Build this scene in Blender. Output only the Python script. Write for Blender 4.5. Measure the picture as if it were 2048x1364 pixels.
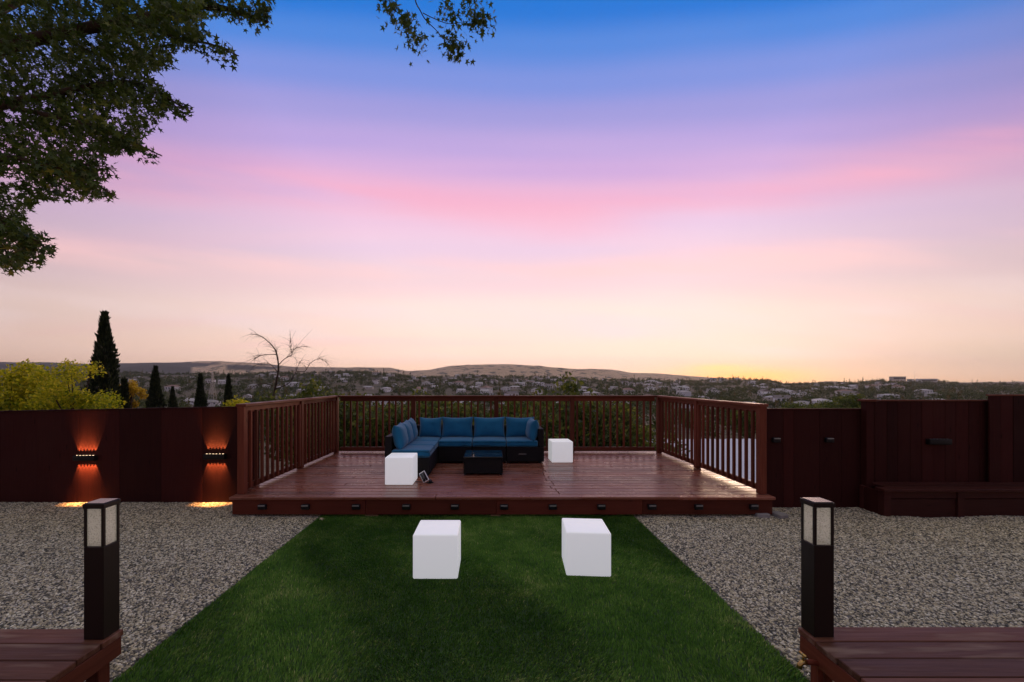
import bpy, bmesh, math, random
import numpy as np
from mathutils import Vector, Matrix, noise
R = math.radians
random.seed(7); rng = np.random.default_rng(11)
S = bpy.context.scene
COL = S.collection
for o in list(bpy.data.objects): bpy.data.objects.remove(o)

# ------------------------------------------------------------------ camera
CH = 1.78                       # eye height
cam_d = bpy.data.cameras.new('camera'); cam = bpy.data.objects.new('camera', cam_d); COL.objects.link(cam)
cam.location = (0, 0, CH); cam.rotation_euler = (R(90), 0, 0)
cam_d.sensor_width = 36; cam_d.lens = 36*820/2048
cam_d.shift_x = 44/2048; cam_d.shift_y = 80/2048
cam_d.clip_start = .05; cam_d.clip_end = 30000
S.camera = cam

# ------------------------------------------------------------------ dusk sky
SUN_AZ, SUN_EL = R(33), R(4.5)          # azimuth from +Y towards +X
W = bpy.data.worlds.new('World'); S.world = W; W.use_nodes = True
nt = W.node_tree; nt.nodes.clear()
def wn(t, **k):
    n = nt.nodes.new(t)
    for a, b in k.items(): setattr(n, a, b)
    return n
def wm(op, a, b=None, c=None):
    n = wn('ShaderNodeMath', operation=op)
    for i, v in enumerate((a, b, c)):
        if v is None: continue
        if isinstance(v, (int, float)): n.inputs[i].default_value = v
        else: nt.links.new(v, n.inputs[i])
    return n.outputs[0]
def lin(c): return tuple(((v/255)/12.92 if v/255 <= .04045 else ((v/255+.055)/1.055)**2.4) for v in c)
tc = wn('ShaderNodeTexCoord'); sp = wn('ShaderNodeSeparateXYZ'); nt.links.new(tc.outputs['Generated'], sp.inputs[0])
dx, dy, dz = sp.outputs
hor = wm('SQRT', wm('ADD', wm('ADD', wm('MULTIPLY', dy, dy), wm('MULTIPLY', wm('MULTIPLY', dx, dx), .22)), .0004))
tt = wm('DIVIDE', wm('MAXIMUM', dz, 0.0), hor)
# slow undulation of the colour bands
mp = wn('ShaderNodeCombineXYZ'); zz = wm('ADD', wm('MAXIMUM', dz, 0.0), .12)
nt.links.new(wm('DIVIDE', dx, zz), mp.inputs[0]); nt.links.new(wm('MULTIPLY', wm('DIVIDE', dy, zz), 1.6), mp.inputs[1])
nz = wn('ShaderNodeTexNoise'); nz.inputs['Scale'].default_value = .42; nz.inputs['Detail'].default_value = 2.5; nz.inputs['Roughness'].default_value = .42
nt.links.new(mp.outputs[0], nz.inputs['Vector'])
und = wm('MULTIPLY', wm('SUBTRACT', nz.outputs['Fac'], .5), wm('MULTIPLY', tt, .24))
tw = wm('ADD', tt, und)
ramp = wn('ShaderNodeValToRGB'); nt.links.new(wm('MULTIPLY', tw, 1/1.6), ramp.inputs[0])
stops = [(0, (244, 196, 160)), (.02, (249, 206, 178)), (.07, (249, 212, 194)), (.16, (241, 210, 200)), (.25, (222, 194, 200)),
         (.33, (214, 186, 206)), (.39, (209, 181, 207)), (.455, (198, 164, 200)), (.515, (182, 151, 198)), (.57, (164, 145, 199)),
         (.65, (142, 138, 196)), (.73, (112, 131, 198)), (.82, (70, 120, 196)), (.90, (28, 105, 190)), (1.0, (16, 92, 180)), (1.3, (116, 142, 184)), (1.6, (190, 180, 172))]  # stops past the deep blue: unseen overhead sky, brightened to light the ground
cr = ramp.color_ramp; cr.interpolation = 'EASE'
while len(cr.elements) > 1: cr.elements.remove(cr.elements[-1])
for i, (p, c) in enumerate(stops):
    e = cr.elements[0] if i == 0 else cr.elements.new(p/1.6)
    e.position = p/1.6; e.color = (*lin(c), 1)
# thin streaky cloud, paler or pinker than the air behind it
mp2 = wn('ShaderNodeCombineXYZ')
nt.links.new(wm('MULTIPLY', wm('DIVIDE', dx, zz), .55), mp2.inputs[0]); nt.links.new(wm('MULTIPLY', wm('DIVIDE', dy, zz), 3.2), mp2.inputs[1]); mp2.inputs[2].default_value = 3.7
n2 = wn('ShaderNodeTexNoise'); n2.inputs['Scale'].default_value = .5; n2.inputs['Detail'].default_value = 3; n2.inputs['Roughness'].default_value = .5
nt.links.new(mp2.outputs[0], n2.inputs['Vector'])
cmask = wn('ShaderNodeMapRange'); cmask.interpolation_type = 'SMOOTHSTEP'; cmask.inputs[1].default_value = .47; cmask.inputs[2].default_value = .72; cmask.inputs[4].default_value = .22
nt.links.new(n2.outputs['Fac'], cmask.inputs[0])
pk = wn('ShaderNodeMixRGB'); pk.inputs[2].default_value = (*lin((244, 190, 196)), 1)
fade = wn('ShaderNodeMapRange'); fade.inputs[1].default_value = .95; fade.inputs[2].default_value = .35; nt.links.new(tt, fade.inputs[0])
nt.links.new(wm('MULTIPLY', cmask.outputs[0], fade.outputs[0]), pk.inputs[0]); nt.links.new(ramp.outputs[0], pk.inputs[1])
# the sunset side is bright, the sky opposite it dim
hl = wm('SQRT', wm('ADD', wm('ADD', wm('MULTIPLY', dx, dx), wm('MULTIPLY', dy, dy)), 1e-5))
hd = wm('DIVIDE', wm('ADD', wm('MULTIPLY', dx, math.sin(R(6))), wm('MULTIPLY', dy, math.cos(R(6)))), hl)
az = wm('ADD', .32, wm('MULTIPLY', .70, wm('POWER', wm('MULTIPLY', wm('ADD', hd, 1.0), .5), 3.2)))
az = wm('ADD', az, wm('MULTIPLY', wm('MULTIPLY', dz, dz), .60))  # lift towards the zenith, added to brighten the ground
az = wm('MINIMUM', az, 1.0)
dim = wn('ShaderNodeMixRGB', blend_type='MULTIPLY'); dim.inputs[0].default_value = 1
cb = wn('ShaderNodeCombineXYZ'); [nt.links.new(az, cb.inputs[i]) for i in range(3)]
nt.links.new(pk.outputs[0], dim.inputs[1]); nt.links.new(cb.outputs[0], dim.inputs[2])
# afterglow low over the place where the sun goes down
uu = wm('DIVIDE', dx, wm('MAXIMUM', dy, .02)); front = wm('GREATER_THAN', dy, .05)
def glow(u0, su, t0, st, col, k, prev):
    a = wm('POWER', wm('DIVIDE', wm('SUBTRACT', uu, u0), su), 2.0); b = wm('POWER', wm('DIVIDE', wm('SUBTRACT', tt, t0), st), 2.0)
    g = wm('MULTIPLY', wm('MULTIPLY', wm('EXPONENT', wm('MULTIPLY', wm('ADD', a, b), -1.0)), front), k)
    m = wn('ShaderNodeMixRGB'); nt.links.new(g, m.inputs[0]); nt.links.new(prev, m.inputs[1]); m.inputs[2].default_value = (*col, 1)
    return m.outputs[0]
c = dim.outputs[0]
c = glow(.62, .24, .0, .04, (1.0, .60, .25), .35, c)
c = glow(.63, .15, .010, .018, (1.35, .56, .12), .9, c)
c = glow(.56, .07, .031, .008, (1.0, .66, .20), .75, c)
c = glow(1.30, .42, .05, .045, (.50, .40, .31), .5, c)
edge = wn('ShaderNodeMapRange'); edge.interpolation_type = 'SMOOTHSTEP'; edge.inputs[1].default_value = .02; edge.inputs[2].default_value = .40; nt.links.new(dy, edge.inputs[0])
def bank(t_mid, bend, up, k, col, prev, freq, thr, seed):
    off = wm('SUBTRACT', tt, wm('ADD', t_mid, wm('MULTIPLY', wm('SQRT', wm('ADD', wm('MULTIPLY', wm('MINIMUM', wm('ABSOLUTE', uu), 1.5), wm('MINIMUM', wm('ABSOLUTE', uu), 1.5)), .25)), bend)))
    off = wm('ADD', off, wm('MULTIPLY', wm('SUBTRACT', nz.outputs['Fac'], .5), .22))
    g = wm('EXPONENT', wm('MULTIPLY', wm('POWER', wm('DIVIDE', off, up), 2.0), -1.0))
    cv = wn('ShaderNodeCombineXYZ'); nt.links.new(wm('MULTIPLY', uu, freq), cv.inputs[0]); nt.links.new(wm('ADD', wm('MULTIPLY', tt, freq*9), wm('MULTIPLY', uu, freq*.9)), cv.inputs[1]); cv.inputs[2].default_value = seed
    q = wn('ShaderNodeTexNoise'); q.inputs['Scale'].default_value = 1; q.inputs['Detail'].default_value = 4; q.inputs['Roughness'].default_value = .5; nt.links.new(cv.outputs[0], q.inputs['Vector'])
    r = wn('ShaderNodeMapRange'); r.interpolation_type = 'SMOOTHSTEP'; r.inputs[1].default_value = thr; r.inputs[2].default_value = thr+.38; nt.links.new(q.outputs['Fac'], r.inputs[0])
    m = wn('ShaderNodeMixRGB'); nt.links.new(wm('MULTIPLY', wm('MULTIPLY', wm('MULTIPLY', g, r.outputs[0]), edge.outputs[0]), k), m.inputs[0]); nt.links.new(prev, m.inputs[1]); m.inputs[2].default_value = (*lin(col), 1)
    return m.outputs[0]
c = bank(.385, .085, .050, .60, (232, 156, 172), c, .9, .30, 1.3)
c = bank(.26, .01, .045, .75, (240, 190, 186), c, 1.1, .36, 5.1)
c = bank(.13, .0, .05, .6, (222, 204, 210), c, 1.3, .36, 8.4)
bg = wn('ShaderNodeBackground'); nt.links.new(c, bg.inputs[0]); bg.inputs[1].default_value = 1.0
sky = wn('ShaderNodeTexSky'); sky.sky_type = 'NISHITA'; sky.sun_disc = False; sky.sun_elevation = SUN_EL; sky.sun_rotation = SUN_AZ
bg2 = wn('ShaderNodeBackground'); nt.links.new(sky.outputs[0], bg2.inputs[0]); bg2.inputs[1].default_value = .003
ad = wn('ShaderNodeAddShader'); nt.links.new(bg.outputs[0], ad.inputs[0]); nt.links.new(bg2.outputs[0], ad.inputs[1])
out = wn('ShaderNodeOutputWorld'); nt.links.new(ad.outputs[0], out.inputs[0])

sun_d = bpy.data.lights.new('sun', 'SUN'); sun_o = bpy.data.objects.new('sun', sun_d); COL.objects.link(sun_o)
sun_d.energy = .5; sun_d.angle = R(14); sun_d.color = (1, .68, .46)
sdir = Vector((math.sin(SUN_AZ)*math.cos(SUN_EL), math.cos(SUN_AZ)*math.cos(SUN_EL), math.sin(SUN_EL)))
sun_o.rotation_euler = sdir.to_track_quat('Z', 'Y').to_euler()

vs = S.view_settings; vs.view_transform = 'Standard'; vs.look = 'None'; vs.exposure = .42; vs.gamma = 1; vs.use_curve_mapping = False
S.cycles.use_denoising = True; S.cycles.max_bounces = 6; S.cycles.transparent_max_bounces = 8; S.cycles.volume_bounces = 0
S.cycles.use_adaptive_sampling = True; S.cycles.adaptive_threshold = .015; S.cycles.sample_clamp_indirect = 4

# ------------------------------------------------------------------ materials
class NB:
    def __init__(s, name):
        s.m = bpy.data.materials.new(name); s.m.use_nodes = True; s.t = s.m.node_tree; s.t.nodes.clear()
        s.out = s.n('ShaderNodeOutputMaterial'); s.b = s.n('ShaderNodeBsdfPrincipled'); s.l(s.b.outputs[0], s.out.inputs[0])
    def n(s, t, **k):
        n = s.t.nodes.new(t)
        for a, b in k.items(): setattr(n, a, b)
        return n
    def l(s, a, b): s.t.links.new(a, b)
    def coords(s, scale, rnd=True):
        tc = s.n('ShaderNodeTexCoord'); mp = s.n('ShaderNodeMapping'); mp.inputs['Scale'].default_value = scale
        s.l(tc.outputs['Object'], mp.inputs['Vector'])
        if rnd:
            oi = s.n('ShaderNodeObjectInfo'); mu = s.n('ShaderNodeVectorMath', operation='SCALE'); mu.inputs[0].default_value = (37, 53, 71)
            s.l(oi.outputs['Random'], mu.inputs['Scale']); s.l(mu.outputs[0], mp.inputs['Location'])
        return mp.outputs[0]
    def noise(s, vec, scale, detail=4, rough=.55):
        n = s.n('ShaderNodeTexNoise'); n.inputs['Scale'].default_value = scale; n.inputs['Detail'].default_value = detail; n.inputs['Roughness'].default_value = rough
        if vec is not None: s.l(vec, n.inputs['Vector'])
        return n.outputs['Fac']
    def ramp(s, fac, stops):
        r = s.n('ShaderNodeValToRGB'); s.l(fac, r.inputs[0]); e = r.color_ramp.elements
        while len(e) > 1: e.remove(e[-1])
        for i, (p, c) in enumerate(stops):
            q = e[0] if i == 0 else e.new(p); q.position = p; q.color = (*c[:3], 1)
        return r.outputs[0]
    def mix(s, f, a, b, mode='MIX'):
        m = s.n('ShaderNodeMixRGB', blend_type=mode)
        for i, v in enumerate((f, a, b)):
            if isinstance(v, (int, float)): m.inputs[i].default_value = v
            elif isinstance(v, tuple): m.inputs[i].default_value = (*v[:3], 1)
            else: s.l(v, m.inputs[i])
        return m.outputs[0]
    def bump(s, h, k, d=.01):
        b = s.n('ShaderNodeBump'); b.inputs['Strength'].default_value = k; b.inputs['Distance'].default_value = d
        s.l(h, b.inputs['Height']); s.l(b.outputs[0], s.b.inputs['Normal'])
    def col(s, c): (s.l(c, s.b.inputs['Base Color']) if not isinstance(c, tuple) else setattr(s.b.inputs['Base Color'], 'default_value', (*c[:3], 1)))
    def rough(s, r): (s.l(r, s.b.inputs['Roughness']) if not isinstance(r, (int, float)) else setattr(s.b.inputs['Roughness'], 'default_value', r))
    def set(s, k, v): s.b.inputs[k].default_value = v

M = {}
def wood(name, axis, dark, light, rough, wear=None, gloss_var=.15, bump=.35):
    b = NB(name); sc = {'x': (1.2, 22, 22), 'y': (22, 1.2, 22), 'z': (22, 22, 1.2)}[axis]
    v = b.coords(sc); g = b.noise(v, 2.2, 6, .62)
    v2 = b.coords((1.4, 1.4, 1.4) if name != 'step_wood' else (1.1, 9, 9)); w = b.noise(v2, 1.7, 3, .5)
    base = b.ramp(g, [(.25, dark), (.75, light)])
    oi = b.n('ShaderNodeObjectInfo'); vary = b.ramp(oi.outputs['Random'], [(0, (.64, .64, .64)), (1, (1.25, 1.18, 1.15))])
    base = b.mix(1, base, vary, 'MULTIPLY')
    if wear:
        wm_ = b.ramp(w, [(.52, (0, 0, 0)), (.70, (1, 1, 1))]); base = b.mix(b.mix(1, wm_, (wear[3],)*3, 'MULTIPLY'), base, wear[:3])
    # knots
    vo = b.n('ShaderNodeTexVoronoi'); vo.inputs['Scale'].default_value = 1.0
    kv = b.coords({'x': (2.2, 9, 9), 'y': (9, 2.2, 9), 'z': (9, 9, 2.2)}[axis]); b.l(kv, vo.inputs['Vector'])
    kn = b.ramp(vo.outputs['Distance'], [(.05, (.45, .42, .42)), (.11, (1, 1, 1))]); base = b.mix(1, base, kn, 'MULTIPLY')
    b.col(base)
    rr = b.n('ShaderNodeMapRange'); b.l(w, rr.inputs[0]); rr.inputs[1].default_value = .3; rr.inputs[2].default_value = .7
    rr.inputs[3].default_value = rough-gloss_var; rr.inputs[4].default_value = rough+gloss_var; b.rough(rr.outputs[0])
    b.bump(g, bump, .004); b.set('Specular IOR Level', .45 if 'deck' in name else .12); M[name] = b.m
wood('deck_wood', 'x', (.165, .050, .030), (.275, .094, .058), .29, (.32, .17, .125, .3), .11, .6)
wood('step_wood', 'x', (.10, .040, .023), (.17, .074, .045), .45, (.34, .24, .18, .5), .12, .5)
wood('fascia_wood', 'x', (.105, .024, .013), (.15, .036, .021), .55)
wood('rail_x', 'x', (.12, .032, .017), (.19, .056, .031), .5)
wood('rail_y', 'y', (.12, .032, .017), (.19, .056, .031), .5)
wood('rail_z', 'z', (.12, .030, .016), (.19, .053, .029), .5)
wood('fence_wood', 'z', (.036, .0075, .0060), (.052, .011, .0085), .72, None, .08, .5)
wood('bench_wood', 'x', (.045, .012, .010), (.070, .019, .015), .55)

def plain(name, col, rough=.5, metal=0, bumpk=0, bscale=80, spec=.5, var=0):
    b = NB(name)
    if var:
        n = b.noise(b.coords((1, 1, 1)), 6, 4); b.col(b.ramp(n, [(.3, tuple(v*(1-var) for v in col)), (.7, tuple(v*(1+var) for v in col))]))
    else: b.col(tuple(col))
    b.rough(rough); b.set('Metallic', metal); b.set('Specular IOR Level', spec)
    if bumpk: b.bump(b.noise(b.coords((1, 1, 1)), bscale, 3), bumpk, .004)
    M[name] = b.m; return b
plain('black_metal', (.008, .007, .007), .5, 0, .1, 200, .25)
plain('bronze_metal', (.016, .008, .006), .45, 0, .15, 160, .25)
plain('black_plastic', (.008, .008, .010), .4, 0, 0, 80, .3)
plain('panel_cell', (.006, .008, .014), .12)
plain('white_plastic', (.8, .8, .8), .4)
plain('brass', (.55, .36, .12), .35, 1)
plain('concrete', (.30, .28, .26), .9, 0, .5, 40, .3, .2)
plain('shim', (.34, .21, .11), .8, 0, .4, 40)
plain('steel', (.42, .41, .40), .5, .6)
plain('bark', (.060, .040, .030), .9, 0, .9, 30, .2, .3)
plain('bark_pale', (.10, .075, .062), .9, 0, .9, 30, .2, .3)
plain('white_roof', (.72, .72, .74), .6, 0, 0, 1, .4, .05)
plain('plaster', (.62, .60, .56), .9, 0, .2, 20, .3, .05)
plain('window_glass', (.03, .035, .045), .08)
for i, c in enumerate([(.70, .68, .65), (.56, .50, .43), (.78, .77, .76), (.42, .35, .29)]): plain('house_wall_%d' % i, c, .9)
for i, c in enumerate([(.32, .30, .28), (.20, .17, .16), (.50, .47, .46), (.28, .17, .13)]): plain('house_roof_%d' % i, c, .85)

b = NB('fabric'); v = b.coords((1, 1, 1)); n = b.noise(v, 3.5, 3); f = b.noise(v, 420, 2)
b.col(b.ramp(n, [(.3, (.006, .105, .215)), (.7, (.011, .150, .290))])); b.rough(.85); b.set('Sheen Weight', .25); b.set('Specular IOR Level', .2)
hh = b.mix(.12, n, f); b.bump(hh, .5, .012); M['fabric'] = b.m
b = NB('wicker'); v = b.coords((1, 1, 1), False)
w1 = b.n('ShaderNodeTexWave', wave_type='BANDS', bands_direction='Z'); w1.inputs['Scale'].default_value = 38; b.l(v, w1.inputs['Vector'])
w2 = b.n('ShaderNodeTexWave', wave_type='BANDS', bands_direction='DIAGONAL'); w2.inputs['Scale'].default_value = 22; b.l(v, w2.inputs['Vector'])
h = b.mix(1, w1.outputs['Fac'], w2.outputs['Fac'], 'MULTIPLY'); b.col(b.ramp(h, [(0, (.006, .005, .005)), (1, (.026, .022, .022))])); b.rough(.6); b.set('Specular IOR Level', .2); b.bump(h, .7, .006); M['wicker'] = b.m
b = NB('table_glass'); n = b.noise(b.coords((1, 1, 1)), 5, 5); b.col((.006, .010, .014)); b.rough(b.ramp(n, [(.4, (.05,)*3), (.7, (.22,)*3)])); b.set('Specular IOR Level', .8); M['table_glass'] = b.m
b = NB('lamp_cube'); b.col((.84, .84, .84)); b.rough(.42); b.set('Emission Color', (.95, .96, 1.0, 1)); b.set('Emission Strength', .27); b.set('Subsurface Weight', 0.0); M['lamp_cube'] = b.m
# pebbled lantern glass
b = NB('lantern_glass'); vo = b.n('ShaderNodeTexVoronoi'); vo.inputs['Scale'].default_value = 115; b.l(b.coords((1, 1, 1)), vo.inputs['Vector'])
b.col((.85, .84, .80)); b.rough(.25); b.set('Transmission Weight', .0)
tr = b.n('ShaderNodeBsdfTranslucent'); tr.inputs[0].default_value = (.97, .95, .90, 1)
gl = b.n('ShaderNodeBsdfGlossy'); gl.inputs['Roughness'].default_value = .15
bp = b.n('ShaderNodeBump'); bp.inputs['Strength'].default_value = 1.0; bp.inputs['Distance'].default_value = .004; b.l(vo.outputs['Distance'], bp.inputs['Height'])
for q in (tr, gl): b.l(bp.outputs[0], q.inputs['Normal'])
tp = b.n('ShaderNodeBsdfTransparent'); tp.inputs[0].default_value = (.9, .9, .88, 1)
b.l(b.ramp(vo.outputs['Distance'], [(.10, (.30, .28, .24)), (.50, (1, .98, .93))]), tr.inputs[0])
m1 = b.n('ShaderNodeMixShader'); m1.inputs[0].default_value = .16; b.l(tr.outputs[0], m1.inputs[1]); b.l(gl.outputs[0], m1.inputs[2])
m2 = b.n('ShaderNodeMixShader'); b.l(b.ramp(vo.outputs['Distance'], [(.15, (.08,)*3), (.5, (.40,)*3)]), m2.inputs[0]); b.l(m1.outputs[0], m2.inputs[1]); b.l(tp.outputs[0], m2.inputs[2])
em = b.n('ShaderNodeEmission'); em.inputs[0].default_value = (1, .90, .72, 1); em.inputs[1].default_value = .035; ad_ = b.n('ShaderNodeAddShader'); b.l(m2.outputs[0], ad_.inputs[0]); b.l(em.outputs[0], ad_.inputs[1])
b.l(ad_.outputs[0], b.out.inputs[0]); M['lantern_glass'] = b.m
# lit diodes
b = NB('diode'); b.col((1, .8, .5)); b.set('Emission Color', (1, .70, .42, 1)); b.set('Emission Strength', 3.5); M['diode'] = b.m

# ground materials
b = NB('gravel_bed'); v = b.coords((1, 1, 1), False); vo = b.n('ShaderNodeTexVoronoi'); vo.inputs['Scale'].default_value = 62; b.l(v, vo.inputs['Vector'])
cc = b.ramp(b.n('ShaderNodeSeparateColor').outputs[0], [(0, (.1, .1, .1))]) if False else None
sepc = b.n('ShaderNodeSeparateColor'); b.l(vo.outputs['Color'], sepc.inputs[0])
gcol = [(0, (.035, .033, .028)), (.22, (.13, .118, .088)), (.45, (.36, .31, .20)), (.7, (.66, .57, .37)), (.88, (.58, .53, .42)), (1, (.95, .88, .66))]
b.col(b.ramp(sepc.outputs[0], [(0, (.05, .048, .045)), (1, (.20, .18, .15))])); b.rough(.8); b.bump(vo.outputs['Distance'], -1.0, .02); M['gravel_bed'] = b.m
b = NB('pebble'); oi = b.n('ShaderNodeObjectInfo'); b.col(b.ramp(oi.outputs['Random'], gcol)); b.rough(.65); b.set('Specular IOR Level', .25); M['pebble'] = b.m
b = NB('turf_bed'); n = b.noise(b.coords((1, 1, 1), False), 2.5, 4); b.col(b.ramp(n, [(.3, (.022, .050, .012)), (.7, (.035, .075, .018))])); b.rough(.95); M['turf_bed'] = b.m
b = NB('turf_blade'); at = b.n('ShaderNodeAttribute'); at.attribute_name = 'tone'
b.col(b.ramp(at.outputs['Fac'], [(0, (.030, .10, .012)), (.45, (.090, .21, .028)), (.8, (.18, .32, .055)), (1, (.46, .47, .17))])); b.rough(.7); b.set('Specular IOR Level', .08); M['turf_blade'] = b.m

def leafmat(name, stops, trans=.35, rough=.5):
    b = NB(name); at = b.n('ShaderNodeAttribute'); at.attribute_name = 'tone'
    c = b.ramp(at.outputs['Fac'], stops); b.col(c); b.rough(rough); b.set('Specular IOR Level', .35)
    tr = b.n('ShaderNodeBsdfTranslucent'); b.l(b.mix(1, c, (1.25, 1.2, .7), 'MULTIPLY'), tr.inputs[0])
    m = b.n('ShaderNodeMixShader'); m.inputs[0].default_value = trans; b.l(b.b.outputs[0], m.inputs[1]); b.l(tr.outputs[0], m.inputs[2]); b.l(m.outputs[0], b.out.inputs[0])
    M[name] = b.m
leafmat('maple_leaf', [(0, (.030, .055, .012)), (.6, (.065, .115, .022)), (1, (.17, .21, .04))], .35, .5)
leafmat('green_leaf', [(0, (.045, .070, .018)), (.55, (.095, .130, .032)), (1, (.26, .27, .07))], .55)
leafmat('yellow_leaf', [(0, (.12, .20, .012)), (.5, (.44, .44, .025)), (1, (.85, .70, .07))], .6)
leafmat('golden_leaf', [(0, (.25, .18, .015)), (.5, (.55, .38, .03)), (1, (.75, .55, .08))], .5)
leafmat('cypress_leaf', [(0, (.010, .018, .008)), (.6, (.022, .036, .012)), (1, (.05, .065, .02))], .15, .7)
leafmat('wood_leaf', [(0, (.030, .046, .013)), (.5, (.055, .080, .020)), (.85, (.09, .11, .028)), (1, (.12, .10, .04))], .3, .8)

# terrain: dry grass hills and wooded slopes, by the cover each place has
b = NB('terrain'); at = b.n('ShaderNodeAttribute'); at.attribute_name = 'cover'
v = b.coords((1, 1, 1), False); n = b.noise(v, .012, 6, .6); n2_ = b.noise(v, .05, 4, .6)
gold = b.ramp(n2_, [(.3, (.52, .34, .18)), (.7, (.70, .50, .28))]); gold = b.mix(b.ramp(n, [(.52, (0, 0, 0)), (.60, (1, 1, 1))]), gold, (.06, .065, .028))
wood_ = b.ramp(n2_, [(.3, (.018, .026, .012)), (.7, (.045, .052, .025))]); b.col(b.mix(at.outputs['Fac'], gold, wood_)); b.rough(.95); b.bump(n2_, 1, 6); M['terrain'] = b.m

# ------------------------------------------------------------------ mesh helpers
def tag(o, label=None, cat=None, group=None, kind=None):
    for k, v in (('label', label), ('category', cat), ('group', group), ('kind', kind)):
        if v: o[k] = v
    return o
def link(name, me, parent=None, loc=None, rot=None):
    o = bpy.data.objects.new(name, me); COL.objects.link(o)
    if parent is not None: o.parent = parent
    if loc is not None: o.location = loc
    if rot is not None: o.rotation_euler = rot
    return o
def empty(name, loc=(0, 0, 0), rz=0):
    o = bpy.data.objects.new(name, None); COL.objects.link(o); o.location = loc; o.rotation_euler = (0, 0, rz); o.empty_display_size = .1
    return o
def mesh(name, v, f, mats, smooth=False, mi=None):
    me = bpy.data.meshes.new(name); me.from_pydata(v, [], f)
    for m in (mats if isinstance(mats, (list, tuple)) else [mats]): me.materials.append(M[m] if isinstance(m, str) else m)
    if mi is not None: me.polygons.foreach_set('material_index', mi)
    if smooth: me.shade_smooth()
    me.update(); return me
_cb = {}
def cbox(sx, sy, sz, mat, c=.004):
    """a chamfered box centred on x and y, standing on z=0; meshes are shared between alike pieces"""
    k = (round(sx, 4), round(sy, 4), round(sz, 4), mat, c)
    if k in _cb: return _cb[k]
    bm = bmesh.new(); bmesh.ops.create_cube(bm, size=1, matrix=Matrix.Translation((0, 0, sz/2)) @ Matrix.Diagonal((sx, sy, sz, 1)))
    if c: bmesh.ops.bevel(bm, geom=bm.edges[:], offset=c, segments=1, affect='EDGES')
    me = bpy.data.meshes.new('piece'); bm.to_mesh(me); bm.free(); me.materials.append(M[mat]); _cb[k] = me
    return me
def rbox(sx, sy, sz, mat, r, seg=4, puff=0):
    bm = bmesh.new(); bmesh.ops.create_cube(bm, size=1, matrix=Matrix.Translation((0, 0, sz/2)) @ Matrix.Diagonal((sx, sy, sz, 1)))
    if puff: bmesh.ops.subdivide_edges(bm, edges=bm.edges[:], cuts=5, use_grid_fill=True)
    ed = [e for e in bm.edges if len(e.link_faces) == 2 and e.calc_face_angle() > .5]
    bmesh.ops.bevel(bm, geom=ed, offset=r, segments=seg, profile=.5, affect='EDGES')
    if puff:
        for q in bm.verts:
            ax, ay = 1-abs(2*q.co.x/sx)**2.5, 1-abs(2*q.co.y/sy)**2.5
            if q.co.z > sz*.6: q.co.z += puff*max(ax, 0)*max(ay, 0)+puff*.25*noise.noise(q.co*9)
    me = bpy.data.meshes.new('rounded'); bm.to_mesh(me); bm.free(); me.materials.append(M[mat]); me.shade_smooth(); return me
def put(name, me, parent, x, y, z, rz=0):
    return link(name, me, parent, (x, y, z), (0, 0, rz))
def tube(pts, radii, sides=6, v=None, f=None):
    v = [] if v is None else v; f = [] if f is None else f
    prev = None; n = len(pts)
    for i, p in enumerate(pts):
        p = Vector(p); d = (Vector(pts[min(i+1, n-1)])-Vector(pts[max(i-1, 0)]))
        d = d.normalized() if d.length > 1e-9 else Vector((0, 0, 1))
        a = d.orthogonal().normalized() if prev is None else (prev-d*prev.dot(d)).normalized()
        prev = a; bb = d.cross(a); s0 = len(v)
        for k in range(sides):
            t = 2*math.pi*k/sides; v.append(tuple(p+(a*math.cos(t)+bb*math.sin(t))*radii[i]))
        if i:
            for k in range(sides): f.append((s0-sides+k, s0-sides+(k+1) % sides, s0+(k+1) % sides, s0+k))
        else: f.append(tuple(range(s0+sides-1, s0-1, -1)))
    f.append(tuple(range(len(v)-sides, len(v)))); return v, f
def np_mesh(name, V, F, mat, tone=None, smooth=False):
    """V (n,3), F (m,k) arrays -> mesh; tone is one value per vertex"""
    me = bpy.data.meshes.new(name); k = F.shape[1]
    me.vertices.add(len(V)); me.vertices.foreach_set('co', V.astype(np.float32).ravel())
    me.loops.add(F.size); me.loops.foreach_set('vertex_index', F.astype(np.int32).ravel())
    me.polygons.add(len(F)); me.polygons.foreach_set('loop_start', np.arange(0, F.size, k, dtype=np.int32)); me.polygons.foreach_set('loop_total', np.full(len(F), k, dtype=np.int32))
    me.update(calc_edges=True)
    if tone is not None:
        a = me.attributes.new('tone', 'FLOAT', 'POINT'); a.data.foreach_set('value', tone.astype(np.float32))
    me.materials.append(M[mat]); me.validate()
    if smooth: me.shade_smooth()
    return me
def rand_rot(n, droop=None):
    """n random orthonormal frames (n,3,3); columns are leaf axis, side, normal"""
    a = rng.normal(size=(n, 3))
    if droop is not None: a[:, 2] = a[:, 2]*.5+droop
    a /= np.linalg.norm(a, axis=1)[:, None]
    b_ = rng.normal(size=(n, 3)); b_ -= (b_*a).sum(1)[:, None]*a; b_ /= np.linalg.norm(b_, axis=1)[:, None]
    return np.stack([a, b_, np.cross(a, b_)], axis=2)
def leaves(P, size, shape, droop=None):
    """place a flat leaf outline (k,3) at each point of P"""
    n = len(P); Fm = rand_rot(n, droop); s = size*(.7+.6*rng.random(n))
    V = np.einsum('nij,kj->nki', Fm, shape)*s[:, None, None]+P[:, None, :]
    return V
QUAD = np.array([(0, 0, 0), (.5, .28, .06), (1, 0, 0), (.5, -.28, .06)])
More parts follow.
